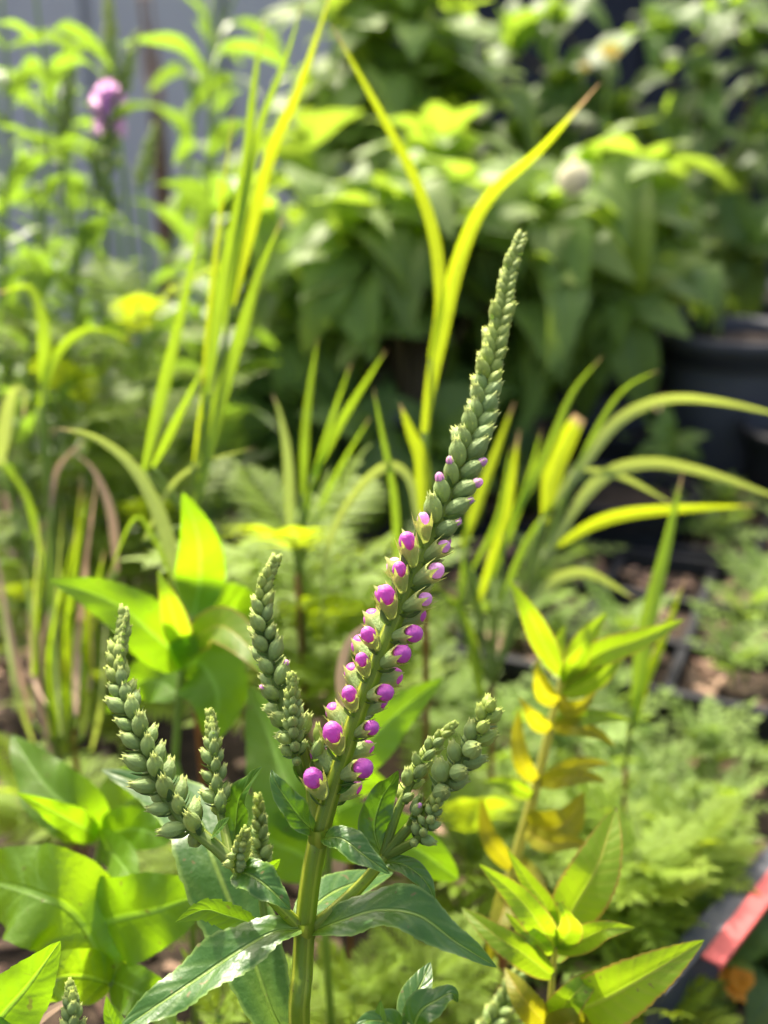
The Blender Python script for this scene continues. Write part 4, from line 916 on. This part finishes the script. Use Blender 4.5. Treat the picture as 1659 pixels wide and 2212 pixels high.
shrub('dark leaved tall shrub in front of the navy fence', s4, [
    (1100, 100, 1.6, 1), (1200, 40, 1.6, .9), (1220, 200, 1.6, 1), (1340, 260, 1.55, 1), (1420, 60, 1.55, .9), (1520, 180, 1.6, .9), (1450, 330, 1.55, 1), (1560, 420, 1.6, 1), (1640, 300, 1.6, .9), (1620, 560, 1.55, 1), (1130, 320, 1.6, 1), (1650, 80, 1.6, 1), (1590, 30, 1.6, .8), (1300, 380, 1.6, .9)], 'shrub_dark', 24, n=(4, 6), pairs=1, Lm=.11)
# dark understorey so the middle distance is filled
s5 = Vector((-.14, 1.45, -.01))
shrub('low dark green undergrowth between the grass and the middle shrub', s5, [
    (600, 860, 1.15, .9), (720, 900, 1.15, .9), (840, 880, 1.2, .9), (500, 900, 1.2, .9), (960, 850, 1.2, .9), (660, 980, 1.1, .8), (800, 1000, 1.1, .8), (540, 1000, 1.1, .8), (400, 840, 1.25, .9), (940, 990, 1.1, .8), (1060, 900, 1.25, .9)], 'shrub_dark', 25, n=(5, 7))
s6 = Vector((.42, 1.30, -.01))
shrub('small leafy weed growing against the black pots', s6, [(1390, 1000, 1.2, .4), (1450, 965, 1.2, .36)], 'shrub', 26, n=(5, 6), pairs=1, rb=.002, name='weed')

# ------------------------------------------------------------------ tall leafy stalks at the left
def stalk(label, path, d, seed, Lpx, npairs, group=None, kind='tall', spikeargs=None, mat='stem_green'):
    rr = random.Random(seed); W = [P(x, y, d) for x, y in path]; bs = Vector((W[0].x, W[0].y, -.01))
    t = thing('leafy_stalk', label, 'leafy plant', bs, group)
    pts = [bs] + W
    obj('stem', tubeA(pts, [px(8, d), px(7, d), px(5, d), px(3, d)], 24, 7, .05), M[mat], t)
    C = spline(pts, 100); T = tangents(C)
    for k in range(npairs):
        i = int(20 + 76 * k / npairs); c, tg = C[i], T[i]; ph = (k % 2) * 1.57 + rr.uniform(-.4, .4)
        e_a = tg.orthogonal().normalized(); e_b = tg.cross(e_a)
        for q in (0, math.pi):
            dr = e_a * math.cos(ph + q) + e_b * math.sin(ph + q); el = rr.uniform(.15, .75); d_ = dr * math.cos(el) + tg * math.sin(el)
            inst('leaf', rr.choice(UL[kind]), frame(c, d_, tg * math.cos(el) - dr * math.sin(el), px(Lpx, d) * rr.uniform(.7, 1.15), rr.uniform(.8, 1.2)), t)
    return t
stalks = [
 ([(60, 900), (95, 500), (100, 200), (70, -60)], .80, 150, 11), ([(150, 900), (170, 600), (190, 420)], .82, 130, 8), ([(20, 950), (10, 600), (20, 250), (0, -40)], .86, 160, 11),
 ([(240, 900), (215, 640), (205, 400), (290, 90)], .84, 120, 8), ([(340, 950), (330, 750), (300, 560)], .95, 170, 7), ([(400, 960), (430, 760), (440, 520), (470, 360)], 1.05, 190, 8),
 ([(120, 1000), (140, 820), (180, 650)], .78, 120, 7), ([(260, 1000), (280, 820), (260, 640)], .92, 150, 7), ([(60, 1150), (40, 900), (60, 760)], .75, 130, 7), ([(190, 950), (150, 500), (120, 200), (150, 40)], .95, 150, 10),
 ([(330, 700), (380, 500), (430, 200), (520, -40)], 1.25, 200, 7), ([(480, 1000), (500, 860), (470, 700)], 1.0, 150, 7), ([(300, 1100), (250, 980), (240, 860)], .85, 130, 7),
 ([(20, 1000), (30, 780), (60, 600)], .84, 140, 8), ([(100, 950), (60, 700), (80, 430)], .9, 150, 9), ([(200, 1000), (240, 760), (330, 600)], .98, 160, 7), ([(360, 1000), (380, 860), (360, 700)], .98, 150, 7), ([(420, 1050), (400, 900), (420, 800)], 1.0, 140, 7)]
r6 = random.Random(31)
for i in range(22):
    x = r6.uniform(-20, 560) if i > 6 else r6.choice([r6.uniform(-30, 170), r6.uniform(430, 640)]); y1 = r6.uniform(420, 900) + (150 if 180 < x < 420 else 0) if i > 6 else r6.uniform(-60, 300); dd = r6.uniform(.9, 1.5)
    stalks.append(([(x + r6.uniform(-30, 30), 1100), (x, (1100 + y1) / 2), (x + r6.uniform(-40, 40), y1)], dd, r6.uniform(150, 210) * .95 / dd, 7))
for i, (pth, d, L, n) in enumerate(stalks):
    tall_ = pth[-1][1] < 330
    stalk('tall leafy stalk rising against the grey fence with pointed opposite leaves' if tall_ else 'shorter leafy stalk at the foot of the stand below the grey fence', pth, d, 40 + i, L, n,
          'tall stalks against the grey fence' if tall_ else 'shorter stalks in the stand before the fence')
# the stalk with open pink flowers
pt = stalk('tall stalk topped by a cluster of open lilac pink flowers before the grey fence', [(215, 900), (228, 620), (236, 380)], .85, 77, 110, 5)
spike(pt, [(236, 380, .85), (238, 250, .85), (240, 120, .86), (234, -20, .87)], .02, px(6, .85), px(3, .85), [20, 14, 12, 12, 10, 8], [30, 34, 30, 26, 22, 14], .55, .4, (55, 18), stemmat='stem_green', nu=12)
finish_buds(pt, 40, 17)
me_fl = mkmesh('open_flower', join([latheA([(0, .10), (.25, .16), (.55, .26), (.85, .40), (1, .50)], 10, lambda r, z, a, t: (r * (1 + .25 * t * math.cos(5 * a)), z)),
                                    leafA([(0, .3, .9), (0, .55, 1.1), (0, .8, 1.05)], .3, Vector((0, -.5, 1)), 'broad', .2, 6, 2), leafA([(0, -.3, .9), (0, -.6, 1.0), (0, -.8, .8)], .32, Vector((0, .5, 1)), 'broad', .2, 6, 2)]), M['pink_pale'])
r5 = random.Random(9)
for (x, y) in ((208, 225), (222, 205), (236, 200), (254, 208), (266, 232), (258, 250), (238, 240), (222, 256), (244, 264), (212, 278), (258, 282), (232, 226)):
    c = P(x, y, .85 - r5.uniform(0, .02)); ax = (c - P(238, y + 20, .865)).normalized(); ax.z += .2; ax.normalize()
    c2 = P(238 + (x - 238) * .6, y + 8, .852)
    inst('open_flower', me_fl, Matrix.Translation(c2) @ ax.to_track_quat('Z', 'Y').to_matrix().to_4x4() @ Matrix.Scale(.0112, 4), pt)
# green spikes on three more stalks
for i, (pth, d) in enumerate((([(250, 230), (275, 150), (296, 70)], .86), ([(252, 450), (215, 370), (188, 300)], .84), ([(300, 400), (320, 330), (335, 270)], 1.0), ([(135, 330), (150, 200), (150, 60)], .96))):
    bs = P(*pth[0], d); tt = thing('budding_stalk', 'blurred green budding spike among the stand of leafy stalks', 'flowering plant', (bs.x, bs.y, -.01), 'budding spikes in the stand of stalks')
    down(tt, bs, px(5, d), M['stem_green'], (r5.uniform(-.02, .02), .01))
    spike(tt, [(*q, d) for q in pth], .02, px(5, d), px(2, d), [13, 12, 9, 7], [26, 26, 20, 12], .55, .5, (50, 18), nu=10); finish_buds(tt, 30, 20)
# dry brown stalks against the fence
tw = thing('dry_stalk', 'bundle of dry brown stalks leaning against the grey fence', 'dry stalks', (P(345, 300, 1.7).x, P(345, 300, 1.7).y, -.01))
for x0, x1, x2 in ((352, 330, 300), (346, 338, 322), (338, 312, 310), (356, 345, 318), (330, 320, 296)):
    p1 = P(x0, 300, 1.70); obj('twig', tubeA([Vector((p1.x, p1.y, -.01)), p1, P(x1, 150, 1.72), P(x2, -40, 1.75)], [.004, .0045, .004, .002], 16, 6), M['twig'], tw)
for i in range(3):
    pass
